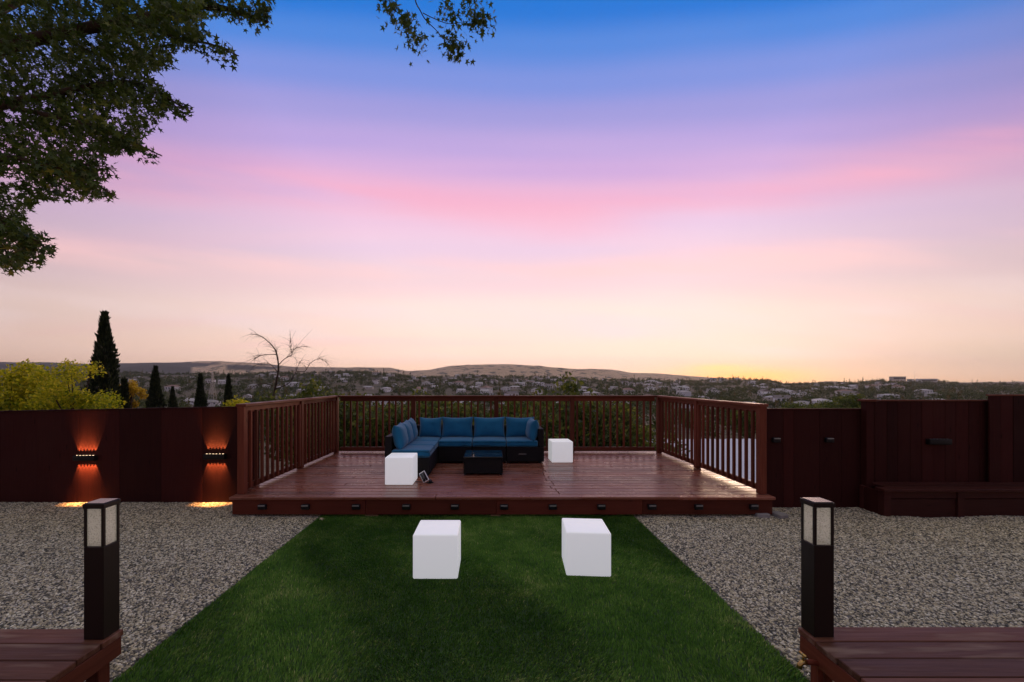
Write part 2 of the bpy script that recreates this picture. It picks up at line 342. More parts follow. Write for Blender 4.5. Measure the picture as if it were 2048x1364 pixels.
def star_leaf():
    pts = []; angs = [-125, -62, 0, 62, 125]; lens = [.42, .62, .70, .62, .42]
    for i, (a, L) in enumerate(zip(angs, lens)):
        pts.append((L*math.cos(R(a)), L*math.sin(R(a)), -.10*L))
        if i < 4: m = (angs[i]+angs[i+1])/2; pts.append((.24*math.cos(R(m)), .24*math.sin(R(m)), .02))
    pts.append((-.10, 0, 0)); return np.array(pts)+np.array([.3, 0, 0])
STAR = star_leaf()

# ------------------------------------------------------------------ terrain: a valley below the yard, town hill, far hills
def interp(x, pts):
    xs, ys = zip(*pts); return float(np.interp(x, xs, ys))
FAR = [(-1400, 727), (0, 723), (100, 724), (180, 728), (240, 726), (350, 724), (400, 722), (440, 721), (480, 724), (520, 727), (600, 734), (700, 734), (780, 735), (815, 742), (860, 739), (900, 731), (960, 728),
       (1010, 728), (1080, 731), (1130, 738), (1180, 736), (1220, 738), (1260, 745), (1320, 747), (1380, 752), (1430, 757), (1480, 761), (1560, 768), (1700, 770), (1900, 767), (2048, 766), (3400, 764)]
MID = [(-1400, 746), (0, 748), (240, 749), (400, 748), (600, 748), (700, 745), (760, 746), (800, 750), (830, 756), (900, 754), (1000, 756), (1100, 758), (1200, 761), (1300, 762), (1400, 765), (1440, 763), (1500, 761), (1540, 763),
       (1570, 769), (1620, 769), (1700, 768), (1750, 764), (1790, 760), (1850, 763), (1890, 768), (1940, 771), (2048, 772), (3400, 774)]
YM, YF = 1300., 4300.
def height(x, y):
    u = 980+820*x/max(y, 30.)
    u = min(max(u, -1400), 3400)
    zm = CH+(762-interp(u, MID))/820*YM; zf = CH+(762-interp(u, FAR))/820*YF
    z = interp(y, [(-60, -.4), (6.2, -.5), (7, -1.4), (9.6, -3.4), (15, -5.4), (30, -8.5), (100, -17), (330, -25), (480, -24), (YM, zm), (1700, zm-22), (2300, zm-30), (3000, min(zm-8, zf*.5)), (3500, zf*.62), (YF, zf), (5200, zf*.55-30), (7000, -60)])
    k = min(max((y-300)/900, 0), 1); far = min(max((y-2200)/1500, 0), 1)
    z += k*(1-far)*7*noise.noise((x/170, y/170, 0)) + far*(38*noise.noise((x/430, y/430, 4))+15*noise.noise((x/170, y/170, 9)))*min(1, abs(y-YF)/900+.18)
    return z
us = np.concatenate([np.linspace(-3.2, -1.35, 16)[:-1], np.linspace(-1.35, 1.45, 300), np.linspace(1.45, 3.2, 16)[1:]])
ys = np.concatenate([np.linspace(6.2, 40, 28), np.geomspace(44, 330, 26), np.geomspace(345, 1500, 60), np.geomspace(1540, 7000, 70)])
V, F, cov = [], [], []
for y in ys:
    for u in us:
        x = u*max(y, 8); V.append((x, y, height(x, y)))
        px = 980+820*u
        far = y > 2300
        c_ = .15 if far else (.85 if y > 25 else .6)
        if far:
            if px < 380: c_ = 1
            elif px < 560: c_ = .0 if noise.noise((x/420, y/420, 1)) > .02 else 1
            elif px < 720: c_ = .35
            if px > 1500: c_ = .8
        elif px > 1740 and y > 900: c_ = 1
        cov.append(c_)
nu = len(us)
for j in range(len(ys)-1):
    for i in range(nu-1): F.append((j*nu+i, j*nu+i+1, (j+1)*nu+i+1, (j+1)*nu+i))
me = mesh('terrain', V, F, 'terrain', True); a = me.attributes.new('cover', 'FLOAT', 'POINT'); a.data.foreach_set('value', cov)
tag(link('terrain', me), kind='structure')
# yard: a flat terrace of gravel
me = mesh('ground', [(-16, -8, 0), (16, -8, 0), (16, 6.25, 0), (-16, 6.25, 0), (-16, 6.3, -6), (16, 6.3, -6)], [(0, 1, 2, 3), (3, 2, 5, 4)], 'gravel_bed')
tag(link('ground', me), kind='structure')

# gravel: pebbles scattered over the two beds (geometry nodes, far too many to count)
def gravel_bed():
    me = bpy.data.meshes.new('gravel')
    quads = [((-8.6, 1.2), (-2.24, 6.05)), ((-3.2, 5.2), (-2.24, 5.6)), ((1.90, 1.2), (8.4, 5.95))]
    v, f = [], []
    for (x0, y0), (x1, y1) in (quads[0], quads[2]):
        nx, ny = 54, 44; s = len(v)                # raked unevenly: shallow hollows and heaps
        for jj in range(ny+1):
            for ii in range(nx+1):
                xx, yy = x0+(x1-x0)*ii/nx, y0+(y1-y0)*jj/ny; e = min(1, min(xx-x0, x1-xx, y1-yy)*4)
                v.append((xx, yy, .004+e*(.020*(.5+noise.noise((xx*1.3, yy*1.3, 3)))+.014*(.5+noise.noise((xx*4, yy*4, 7))))))
        for jj in range(ny):
            for ii in range(nx): q = s+jj*(nx+1)+ii; f.append((q, q+1, q+nx+2, q+nx+1))
    me.from_pydata(v, [], f); me.materials.append(M['pebble']); o = link('gravel', me)
    g = bpy.data.node_groups.new('gravel_scatter', 'GeometryNodeTree')
    g.interface.new_socket('Geometry', in_out='INPUT', socket_type='NodeSocketGeometry'); g.interface.new_socket('Geometry', in_out='OUTPUT', socket_type='NodeSocketGeometry')
    N = g.nodes.new; L = g.links.new
    gi, go = N('NodeGroupInput'), N('NodeGroupOutput')
    d = N('GeometryNodeDistributePointsOnFaces'); d.inputs['Density'].default_value = 8200; d.inputs['Seed'].default_value = 5
    L(gi.outputs[0], d.inputs['Mesh'])
    ico = N('GeometryNodeMeshIcoSphere'); ico.inputs['Radius'].default_value = .0070; ico.inputs['Subdivisions'].default_value = 2
    tr = N('GeometryNodeTransform'); tr.inputs['Scale'].default_value = (1.15, .82, .60); L(ico.outputs[0], tr.inputs[0])
    sp_ = N('GeometryNodeSetPosition'); nz_ = N('ShaderNodeTexNoise'); nz_.inputs['Scale'].default_value = 90
    vm = N('ShaderNodeVectorMath'); vm.operation = 'SUBTRACT'; vm.inputs[1].default_value = (.5, .5, .5); L(nz_.outputs['Color'], vm.inputs[0])
    vs_ = N('ShaderNodeVectorMath'); vs_.operation = 'SCALE'; vs_.inputs['Scale'].default_value = .008; L(vm.outputs[0], vs_.inputs[0])
    L(tr.outputs[0], sp_.inputs[0]); L(vs_.outputs[0], sp_.inputs['Offset'])
    sm = N('GeometryNodeSetMaterial'); sm.inputs['Material'].default_value = M['pebble']; L(sp_.outputs[0], sm.inputs[0])
    ip = N('GeometryNodeInstanceOnPoints'); L(d.outputs[0], ip.inputs['Points']); L(sm.outputs[0], ip.inputs['Instance'])
    rr = N('FunctionNodeRandomValue'); rr.data_type = 'FLOAT_VECTOR'; rr.inputs[0].default_value = (-.5, -.5, 0); rr.inputs[1].default_value = (.5, .5, 6.283); L(rr.outputs[0], ip.inputs['Rotation'])
    rs = N('FunctionNodeRandomValue'); rs.data_type = 'FLOAT'; rs.inputs[2].default_value = .45; rs.inputs[3].default_value = 1.75; rs.inputs['Seed'].default_value = 3
    L(rs.outputs[1], ip.inputs['Scale']); jn = N('GeometryNodeJoinGeometry'); L(ip.outputs[0], jn.inputs[0]); sb = N('GeometryNodeSetMaterial'); sb.inputs['Material'].default_value = M['gravel_bed']; L(gi.outputs[0], sb.inputs[0]); L(sb.outputs[0], jn.inputs[0]); L(jn.outputs[0], go.inputs[0])
    md = o.modifiers.new('scatter', 'NODES'); md.node_group = g
    tag(o, 'loose grey and tan pebbles covering the yard on both sides of the turf', 'gravel', kind='stuff')
gravel_bed()

# lawn: synthetic turf
LX0, LX1 = -2.22, 1.88
me = mesh('lawn', [(LX0, -3, .006), (LX1, -3, .006), (LX1, 6.2, .006), (LX0, 6.2, .006)], [(0, 1, 2, 3)], 'turf_bed'); tag(link('lawn', me), kind='structure')
def turf(n=260000):
    y = 1.9+(5.75-1.9)*rng.random(n); x = LX0+(LX1-LX0)*rng.random(n)
    # ragged edge
    P = np.stack([x, y, np.full(n, .005)], 1)
    ang = rng.random(n)*2*math.pi; ln = .014+.010*rng.random(n); w = .0022+.0012*rng.random(n)
    # brushed pile: broad patches lean together
    gx = np.sin(x*2.1+np.sin(y*1.7)*1.4)+.5*np.sin(x*5.3+y*3.1); lean = .010*np.stack([np.cos(gx*1.5), np.sin(gx*1.5)], 1)
    d = np.stack([np.cos(ang), np.sin(ang)], 1)*(.012*rng.random(n))[:, None]+lean
    s = np.stack([-np.sin(ang), np.cos(ang)], 1)*w[:, None]
    V = np.zeros((n, 5, 3)); V[:, :, :] = P[:, None, :]
    V[:, 0, :2] -= s; V[:, 1, :2] += s
    mid = d*.4; V[:, 2, :2] += mid+s*.8; V[:, 3, :2] += mid-s*.8; V[:, 2, 2] += ln*.6; V[:, 3, 2] += ln*.6
    V[:, 4, :2] += d; V[:, 4, 2] += ln
    base = np.arange(n)[:, None]*5
    F = np.concatenate([base+np.array([0, 1, 2]), base+np.array([0, 2, 3]), base+np.array([3, 2, 4])])
    def vnoise(c):
        g = rng.random((64, 64)); a, b_ = (x+8)/c, (y+2)/c; i, j = np.floor(a).astype(int), np.floor(b_).astype(int); fx, fy = a-i, b_-j; fx = fx*fx*(3-2*fx); fy = fy*fy*(3-2*fy)
        G = lambda p, q: g[p % 64, q % 64]
        return (G(i, j)*(1-fx)+G(i+1, j)*fx)*(1-fy)+(G(i, j+1)*(1-fx)+G(i+1, j+1)*fx)*fy
    patch = .45*vnoise(.55)+.35*vnoise(.20)+.45*vnoise(.085)
    tone = np.clip(-.02+.62*patch+.35*rng.random(n)+(rng.random(n) > .95)*.3, 0, 1)
    return np_mesh('grass', V.reshape(-1, 3), F, 'turf_blade', np.repeat(tone, 5))
tag(link('grass', turf()), 'short dark green synthetic turf between the gravel beds', 'grass', kind='stuff')

# ------------------------------------------------------------------ raised deck
DZ = .28; DX0, DX1, DY0, DY1 = -3.36, 3.68, 5.325, 8.78
deck = empty('raised_deck', (0, DY0, 0)); tag(deck, 'low reddish brown plank deck with dark step lights along its front edge', 'deck')
def dput(name, me, x, y, z, rz=0): return put(name, me, deck, x, y-DY0, z, rz)
bw, gap = .1335, .012; row = 0; y = DY0-.03
while y+bw < DY1+.02:
    jit = .012*random.uniform(-1, 1)
    if row == 0: cuts = [-.70+jit, 2.45]
    else:
        cuts = [[-.98, .86+.03*((row*7) % 3)], [-2.1, .88+.02*((row*5) % 3), 2.7], [.87+.02*((row*3) % 4)]][row % 3]
        cuts = [q+jit for q in cuts]
    xs = [DX0-.015]+cuts+[DX1+.015]
    for x0, x1 in zip(xs[:-1], xs[1:]):
        L = x1-x0-.004
        dput('deck_board', cbox(round(L, 3), bw, .036, 'deck_wood', .006), (x0+x1)/2, y+bw/2, DZ-.036+random.uniform(-.002, .002))
    y += bw+gap; row += 1
DECK_BACK = y
for x0, x1 in ((DX0+.01, -1.62), (-1.617, .082), (.085, 1.98), (1.983, DX1-.01)):       # front fascia in four lengths
    dput('fascia_board', cbox(round(x1-x0-.002, 3), .036, .196, 'fascia_wood', .003), (x0+x1)/2, DY0+.018, .046)
for x in (DX0+.028, DX1-.028): dput('side_fascia', cbox(.036, 3.3, .196, 'rail_y', .003), x, DY0+.04+1.65, .045)
for x in (DX0+.14, -1.545, .07, 1.62, DX1-.14): dput('foot_post', cbox(.089, .089, .235, 'rail_z', .003), x, DY0+.12, .006)
for x in (DX0+.14, -1.5, .1, 1.7, DX1-.14): dput('support_post', cbox(.12, .12, 3.9, 'rail_z', .004), x, 8.45, -3.82)
for k, y in enumerate((5.9, 6.9, 7.9, 8.6)): dput('joist', cbox(6.9, .04, .15, 'fascia_wood', .002), (DX0+DX1)/2, y, .09)
# packing under the feet
for x, w_ in ((.075, .13), (-1.55, .17)): tag(link('packing_shim', cbox(w_, .10, .018, 'shim', .003), None, (x, DY0+.08, .012)), 'thin wooden packing shim under the deck %s' % ('between the two lawn cubes' if x > 0 else 'below the fourth step light'), 'shim')
for i, (x, y, s) in enumerate(((3.53, 5.36, .17), (3.76, 5.33, .13))):
    tag(link('concrete_block', cbox(s, .16, .065, 'concrete', .008), None, (x, y, .0), (0, 0, .2*i)), ['grey concrete block under the end of the deck', 'small grey concrete block beside the deck corner'][i], 'block')

# step lights on the fascia
ords = ['first', 'second', 'third', 'fourth', 'fifth', 'sixth', 'seventh', 'eighth', 'ninth', 'tenth', 'last']
def step_light_meshes():
    body = rbox(.105, .045, .066, 'black_plastic', .008, 2); lens = cbox(.086, .004, .010, 'steel', .001); return body, lens
sl_body, sl_lens = step_light_meshes()
for i, px in enumerate((526, 612, 713, 813, 910, 1008, 1105, 1202, 1303, 1396, 1506)):
    x = (px-980)/820*5.32; o = empty('step_light', (x, DY0, .118)); put('housing', sl_body, o, 0, -.0215, 0); put('lens', sl_lens, o, 0, -.046, .048)
    tag(o, 'small black step light on the deck fascia, %s counting from the glowing fence lamps' % ords[i], 'step light', 'step lights along the deck front')

# railings
def railing(p0, p1, posts, label, axis, skip_first=False):
    """p0, p1 ground points of the rail line; posts: distances along it"""
    p0, p1 = Vector(p0), Vector(p1); d = p1-p0; L = d.length; ang = math.atan2(d.y, d.x)
    o = empty('deck_railing', (p0.x, p0.y, DZ), ang); tag(o, label, 'railing', 'railings round the deck')
    H = 1.196
    for s in posts: put('post', cbox(.089, .089, H-.0385, 'rail_z', .004), o, s, 0, .002)
    put('cap_rail', cbox(round(L+.089, 3), .14, .038, 'rail_x', .005), o, L/2, 0, H-.038)
    ps = sorted(set([0]+list(posts)+[L]))
    for a_, c_ in zip(ps[:-1], ps[1:]):
        w_ = c_-a_-.091
        put('top_rail', cbox(round(w_, 3), .038, .080, 'rail_x', .003), o, (a_+c_)/2, 0, H-.1185)
        put('bottom_rail', cbox(round(w_, 3), .038, .080, 'rail_x', .003), o, (a_+c_)/2, 0, .035)
        n = max(1, round(w_/.1385)); st = w_/n
        for k in range(n):
            put('baluster', cbox(.036, .036, 1.045, 'rail_z', .003), o, a_+.0455+st*(k+.5), .0372*(1 if axis == 'back' else 1), .055)
    return o
LF, LB = (-3.297, 5.462), (-3.235, 8.62); RF, RB = (3.614, 5.462), (3.552, 8.62)
Ll = (Vector(LB)-Vector(LF)).length
railing(LB, LF, [0, 1.56, Ll], 'reddish brown baluster railing on the deck side beside the glowing fence lamps', 'side')
railing((LB[0]+.048, 8.62), (RB[0]-.048, 8.62), [1.58, 3.32, 4.91], 'long reddish brown baluster railing behind the blue sofa', 'back')
railing(RF, RB, [0, 1.62, Ll], 'reddish brown baluster railing on the deck side nearest the bench', 'side')

# ------------------------------------------------------------------ board fences
def fence(label, x0, x1, y, ztop, widths, cap=False, gapw=.004):
    """vertical boards side by side along X; ztop(x) gives the height"""
    o = empty('board_fence', ((x0+x1)/2, y, 0)); tag(o, label, 'fence'); cx = (x0+x1)/2
    x = x0; i = 0
    while x < x1-.02:
        w = min(widths[i % len(widths)], x1-x); i += 1
        h0, h1 = ztop(x)-.02, ztop(x+w)-.02; t = .022; d = random.uniform(-.0025, .0025); g = gapw/2
        v = [(x+g-cx, d, -.02), (x+w-g-cx, d, -.02), (x+w-g-cx, d+t, -.02), (x+g-cx, d+t, -.02), (x+g-cx, d, h0), (x+w-g-cx, d, h1), (x+w-g-cx, d+t, h1), (x+g-cx, d+t, h0)]
        bm = bmesh.new(); vv = [bm.verts.new(q) for q in v]
        for q in ((3, 2, 1, 0), (4, 5, 6, 7), (0, 1, 5, 4), (1, 2, 6, 5), (2, 3, 7, 6), (3, 0, 4, 7)): bm.faces.new([vv[k] for k in q])
        bmesh.ops.bevel(bm, geom=bm.edges[:], offset=.0025, segments=1, affect='EDGES')
        m_ = bpy.data.meshes.new('board'); bm.to_mesh(m_); bm.free(); m_.materials.append(M['fence_wood']); link('board', m_, o); x += w
    # backing rails and a thin cap along the top
    for z in (.25, 1.1): put('back_rail', cbox(round(x1-x0-.4, 3), .04, .09, 'rail_x', .003), o, 0, .048, z)
    n = 6; v, f = [], []
    for k in range(n+1):
        xx = x0+(x1-x0)*k/n; zt = ztop(xx)
        for (dy_, dz_) in ((-.012, -.018), (.040, -.018), (.040, 0), (-.012, 0)): v.append((xx-cx, dy_, zt+dz_))
        if k:
            for q in range(4): s = (k-1)*4; f.append((s+q, s+(q+1) % 4, s+4+(q+1) % 4, s+4+q))
    f += [(3, 2, 1, 0), (n*4, n*4+1, n*4+2, n*4+3)]
    link('cap_board', mesh('cap', v, f, 'fence_wood' if not cap else 'rail_x'), o)
    return o
FY = 5.98
fence('dark red board fence carrying the two glowing lamps', -8.4, -3.37, FY, lambda x: 1.415+(x+3.4)*.0185, [.592, .606, .598, .61], gapw=.0015)
FR = 5.68
fence('low dark red board fence with two small black lights beside the deck', 3.70, 5.20, FR, lambda x: 1.40, [.36, .148, .36, .30, .33])
fence('taller dark red board fence behind the bench', 5.205, 7.02, FR+.03, lambda x: 1.518, [.155, .17, .15, .175, .16], True)
fence('tallest dark red board fence past the end of the bench', 6.88, 8.6, FR-.03, lambda x: 1.595, [.16, .17, .15], True)
o = empty('fence_post', (5.17, FR-.055, 0)); put('post', cbox(.089, .089, 1.50, 'fence_wood', .004), o, 0, 0, 0); put('post_cap', cbox(.15, .13, .03, 'rail_x', .004), o, 0, 0, 1.50)
tag(o, 'square dark red post where the low fence meets the taller one', 'post')

# wall lamps: a bar with six diodes up and six down
def wall_lamp(x, y, z, lit, label):
    o = empty('wall_lamp', (x, y, z)); tag(o, label, 'wall lamp', 'bar lamps on the fences')
    put('housing', rbox(.305, .062, .078, 'black_metal', .006, 2), o, 0, -.034, -.039); put('back_plate', cbox(.26, .006, .06, 'black_metal', .001), o, 0, -.003, -.03)
    for k in range(6):
        lx = -.118+.0472*k
        for sgn in (1, -1):
            v, f = tube([(lx, -.036, sgn*.0370), (lx, -.036, sgn*.0396)], [.010, .010], 10)
            link('diode', mesh('diode', v, f, 'diode' if lit else 'steel'), o)
            if lit:
                ld = bpy.data.lights.new('lamp_beam', 'SPOT'); lo = bpy.data.objects.new('lamp_beam', ld); COL.objects.link(lo); lo.parent = o
                ld.energy = 18 if sgn < 0 else 13; ld.color = (1, .40, .13); ld.spot_size = R(44); ld.spot_blend = .4; ld.shadow_soft_size = .006
                lo.location = (lx, -.024, sgn*.046); tilt = R(0)
                lo.rotation_euler = ((R(180)-tilt, 0, 0) if sgn > 0 else (tilt*.2, 0, 0))
wall_lamp((175-980)/820*FY, FY, .663, True, 'glowing black bar lamp on the fence, farther from the deck')
wall_lamp((433-980)/820*FY, FY, .685, True, 'glowing black bar lamp on the fence, next to the deck railing')
wall_lamp((1874-980)/820*5.70, FR+.03, .94, False, 'unlit black bar lamp on the tall fence above the bench')
for px, lab in ((1550, 'small black light on the low fence, next to the deck post'), (1656, 'small black light on the low fence, nearer the bench')):
    o = empty('fence_light', ((px-980)/820*FR, FR, .965)); put('housing', sl_body, o, 0, -.0225, -.033); put('lens', sl_lens, o, 0, -.047, .018); tag(o, lab, 'wall light', 'small lights on the low fence')

# ------------------------------------------------------------------ bench along the taller fence
bn = empty('wooden_bench', (5.09, 5.29, 0)); tag(bn, 'long dark red wooden bench against the taller fence', 'bench')
def bp_(name, sx, sy, sz, x, y, z, mat='bench_wood', rz=0): return put(name, cbox(sx, sy, sz, mat, .004), bn, x+sx/2, y+sy/2, z, rz)
bp_('seat_board', 3.2, .140, .036, -.03, -.03, .352); bp_('seat_board', 3.05, .140, .036, .12, .116, .351); bp_('seat_board', 3.05, .115, .036, .12, .262, .352)
for x in (0, .955, 1.93, 2.9): bp_('leg', .089, .089, .350, x, .004, 0, 'bench_wood')
for x in (.09, 1.046, 2.02):
    bp_('front_panel', .862, .02, .245, x+.001, .032, .004); bp_('apron', .862, .03, .088, x+.001, .018, .258)
bp_('side_panel', .02, .28, .340, .012, .095, .004, 'fence_wood'); bp_('leg', .089, .06, .350, 0, .305, 0, 'bench_wood')

# ------------------------------------------------------------------ platforms in the foreground with bollard lanterns
PZ = .38
def platform(label, xe, dirn, yb, n, hose=False):
    """boards along X ending at the edge x = xe and running out of the picture on side dirn"""
    o = empty('wooden_platform', (xe, yb, 0)); tag(o, label, 'platform'); Lb = 2.6
    for k in range(n):
        w = .128; y = -k*(w+.005)-w/2
        cut = 0 if k == 0 else random.uniform(-.004, .004)
        put('board', cbox(round(Lb, 3), w, .034, 'step_wood', .004), o, dirn*(Lb/2)+cut, y, PZ-.034+random.uniform(-.001, .001))
    D = n*.133
    put('edge_fascia', cbox(.034, D-.02, .10, 'rail_y', .003), o, -dirn*(-.020)-dirn*.0, -D/2, PZ-.136)
    put('back_fascia', cbox(Lb-.08, .034, .10, 'fascia_wood', .003), o, dirn*(Lb/2+.05), -.03, PZ-.136)
    for yy in (-.075, -1.0): put('leg', cbox(.07, .07, PZ-.137, 'rail_z', .003), o, dirn*.075, yy, 0)
    for yy in (-.35, -.75): put('joist', cbox(Lb-.1, .036, .09, 'fascia_wood', .002), o, dirn*(Lb/2+.05), yy, PZ-.126)
    return o
platform('dark wooden platform under the bollard at the lamp-lit fence side', -2.07, -1, 2.318, 9)
pr = platform('worn wooden platform with pale streaks under the bollard at the bench side', 1.752, 1, 2.335, 9)
sp_o = empty('water_spigot', (1.725, 2.20, .27))
v, f = tube([(.05, 0, -.27), (.05, 0, -.03), (.04, 0, -.005), (.01, 0, 0), (-.03, 0, .002)], [.014]*5, 8); link('pipe', mesh('pipe', v, f, 'fascia_wood', True), sp_o)
v, f = tube([(-.03, 0, .002), (-.05, 0, 0), (-.062, 0, -.012), (-.066, 0, -.03)], [.015, .013, .012, .014], 8); link('brass_nozzle', mesh('nozzle', v, f, 'brass', True), sp_o)
v, f = tube([(-.045, 0, .01), (-.045, 0, .04)], [.006, .006], 6); tube([(-.045, -.022, .042), (-.045, .022, .042)], [.008, .008], 6, v, f); link('tap_handle', mesh('handle', v, f, 'brass', True), sp_o)
tag(sp_o, 'brass garden tap on a red pipe below the platform corner', 'tap')

def bollard(x, y, label):
    w, d, H = .108, .098, .735
    o = empty('bollard_lantern', (x, y, PZ)); tag(o, label, 'lantern', 'bollard lanterns on the platforms')
    put('column', cbox(w, d, .500, 'bronze_metal', .002), o, 0, 0, .001); h0, h1 = .502, .708
    for sx in (-1, 1):
        for sy in (-1, 1): put('corner_bar', cbox(.014, .014, h1-h0, 'bronze_metal', .001), o, sx*(w/2-.0072), sy*(d/2-.0072), h0)
    put('top_cap', cbox(w+.008, d+.008, .026, 'bronze_metal', .002), o, 0, 0, h1+.001); put('solar_top', cbox(w-.006, d-.006, .003, 'panel_cell', .0005), o, 0, 0, h1+.0275)
    for sx in (-1, 1): put('glass_pane', cbox(.003, d-.0296, h1-h0-.006, 'lantern_glass', 0), o, sx*(w/2-.007), 0, h0+.003)
    for sy in (-1, 1): put('glass_pane', cbox(w-.0296, .003, h1-h0-.006, 'lantern_glass', 0), o, 0, sy*(d/2-.007), h0+.003)
    put('reflector', cbox(.012, .012, .19, 'white_plastic', .002), o, 0, 0, h0+.004)
bollard(-2.144, 2.266, 'dark bollard lantern on the platform at the lamp-lit fence side')
bollard(1.824, 2.286, 'dark bollard lantern on the platform at the bench side')

# ------------------------------------------------------------------ white light cubes
def light_cube(x, y, z, rz, label, s=.402):
    o = empty('light_cube', (x, y, z), rz); tag(o, label, 'light cube', 'white light cubes')
    put('shell', rbox(s, s, s-.006, 'lamp_cube', .015, 4), o, 0, 0, .006); put('base_plate', cbox(s-.05, s-.05, .0055, 'white_plastic', .001), o, 0, 0, 0)
light_cube(-.488, 3.65+.2, .008, R(0), 'white light cube on the turf, nearer the lamp-lit fence')
light_cube(.905, 3.70+.2, .008, R(-4), 'white light cube on the turf, nearer the bench')
light_cube(-1.31, 5.885+.2, DZ, R(0), 'white light cube on the deck in front of the sofa arm')
light_cube(1.32, 7.50+.2, DZ, R(2), 'white light cube on the deck beside the sofa end', .39)

# small solar panel leaning on the cube
sx_, sy_ = -.93, 6.01
o = empty('solar_panel', (sx_, sy_, DZ)); tag(o, 'small white framed solar panel leaning beside the deck cube', 'solar panel')
pan = empty('panel_tilt'); bpy.data.objects.remove(pan)
rot = Matrix.Rotation(R(-40), 4, 'Y') @ Matrix.Rotation(R(18), 4, 'X')
def tilt(me_src, dz=0):
    m2 = me_src.copy(); m2.transform(Matrix.Translation((0, 0, .028)) @ Matrix.Rotation(R(-20), 4, 'Z') @ Matrix.Rotation(R(-32), 4, 'Y') @ Matrix.Translation((0, dz, 0))); return m2
link('frame', tilt(cbox(.105, .014, .155, 'white_plastic', .003)), o)
for k in range(2): 
    m2 = cbox(.040, .003, .13, 'panel_cell', .0005).copy(); m2.transform(Matrix.Translation((-.022+.044*k, -.0086, .0125))); link('solar_cell', tilt(m2), o)
v, f = tube([(.05, .03, 0), (.05, .03, .03), (.02, .02, .06)], [.03, .026, .012], 8); link('stand', mesh('stand', v, f, 'black_plastic', True), o)
v, f = tube([(.05, .03, .006)]+[(.05+.05*math.cos(t), .02+.035*math.sin(t), .006) for t in np.linspace(0, 5.6, 14)]+[(-.05, .06, .006), (-.2, .09, .006)], [.0045]*17, 5); link('cable', mesh('cable', v, f, 'black_plastic', True), o)

# ------------------------------------------------------------------ sectional sofa
SX0, SX1, SYF, SYB, SYC = -1.65, .98, 7.45, 8.17, 6.41       # outer left, outer right, rear row front, back, chaise front
so = empty('sectional_sofa', ((SX0+SX1)/2, SYB, DZ)); tag(so, 'L-shaped black wicker sofa with blue seat and back cushions', 'sofa')
def sbox(name, x0, x1, y0, y1, z0, z1, mat='wicker', c=.008): return put(name, cbox(round(x1-x0, 3), round(y1-y0, 3), round(z1-z0, 3), mat, c), so, (x0+x1)/2-(SX0+SX1)/2, (y0+y1)/2-SYB, z0)
AT = .105; BH = .63; g = .004
wx = [SX0, -.946, -.325, .297, SX1]
for i in range(4):                                                     # rear row seat boxes (corner first)
    sbox('seat_base', wx[i]+g, wx[i+1]-g, SYF if i else SYF+.004, SYB-AT-.002, .035, .30)
    sbox('backrest', wx[i]+g, wx[i+1]-g, SYB-AT, SYB, .035, BH)
wy = [SYC, 6.93, SYF]
for i in range(2):
    sbox('seat_base', SX0+AT+.002, -.946, wy[i]+g, wy[i+1]-g, .035, .30); sbox('backrest', SX0, SX0+AT, wy[i]+g, wy[i+1]-g, .035, BH)
sbox('backrest', SX0, SX0+AT, SYF+g, SYB-AT-g, .035, BH); sbox('armrest', SX1-AT, SX1, SYF-.004, SYB-AT-g, .302, BH); sbox('side_panel', SX1-AT+.05, SX1+.003, SYF-.008, SYB-AT-g, .035, .300)
for x, y in ((SX0+.05, SYC+.06), (-1.0, SYC+.06), (-.90, SYF+.06), (-.28, SYF+.06), (.34, SYF+.06), (SX1-.06, SYF+.06), (SX1-.06, SYB-.06), (SX0+.06, SYB-.06)): sbox('foot', x-.025, x+.025, y-.025, y+.025, 0, .034, 'black_plastic', .002)
sbox('drawer_pull', .52, .66, SYF-.006, SYF-.001, .17, .178, 'steel', .001)
def seat(x0, x1, y0, y1): 
    put('seat_cushion', rbox(round(x1-x0-.008, 3), round(y1-y0-.008, 3), .115, 'fabric', .026, 3, .014), so, (x0+x1)/2-(SX0+SX1)/2, (y0+y1)/2-SYB, .302)
seat(SX0+AT, wx[1], SYF, SYB-AT); seat(wx[1], wx[2], SYF-.02, SYB-AT); seat(wx[2], wx[3], SYF-.02, SYB-AT); seat(wx[3], SX1-AT, SYF-.02, SYB-AT)
seat(SX0+AT, -.935, SYC-.015, wy[1]); seat(SX0+AT, -.935, wy[1], wy[2])
def pillow(w, h, t, seed, n=18):
    """soft back cushion: x width, z height, y thickness, with pulled-out corners"""
    v, f = [], []; rs = random.Random(seed); o1, o2 = rs.random()*40, rs.random()*40
    for sgn in (-1, 1):
        for j in range(n+1):
            for i in range(n+1):
                a, c_ = 2*i/n-1, 2*j/n-1
                k = max((1-abs(a)**3.2)*(1-abs(c_)**3.2), 0)**.5
                pin = 1-.055*(1-abs(c_)**2) if abs(a) > .5 else 1; pin2 = 1-.05*(1-abs(a)**2)*(abs(c_) > .5)
                wr = .006*noise.noise((a*2.3+o1, c_*2.3, o2))+.003*noise.noise((a*6+o2, c_*6, o1))
                sag = -.012*(1-a*a) if c_ > .6 else 0
                v.append((a*w/2*pin, sgn*(t/2*k+.004)+wr*k, h/2+c_*h/2*pin2+sag))
    N = (n+1)**2
    for s in (0, N):
        for j in range(n):
            for i in range(n):
                q = (s+j*(n+1)+i, s+j*(n+1)+i+1, s+(j+1)*(n+1)+i+1, s+(j+1)*(n+1)+i); f.append(q if s == 0 else q[::-1])
    rim = [i for i in range(n+1)]+[j*(n+1)+n for j in range(1, n+1)]+[n*(n+1)+i for i in range(n-1, -1, -1)]+[j*(n+1) for j in range(n-1, 0, -1)]
    for q in range(len(rim)): a, c_ = rim[q], rim[(q+1) % len(rim)]; f.append((a, a+N, c_+N, c_))
    return mesh('pillow', v, f, 'fabric', True)
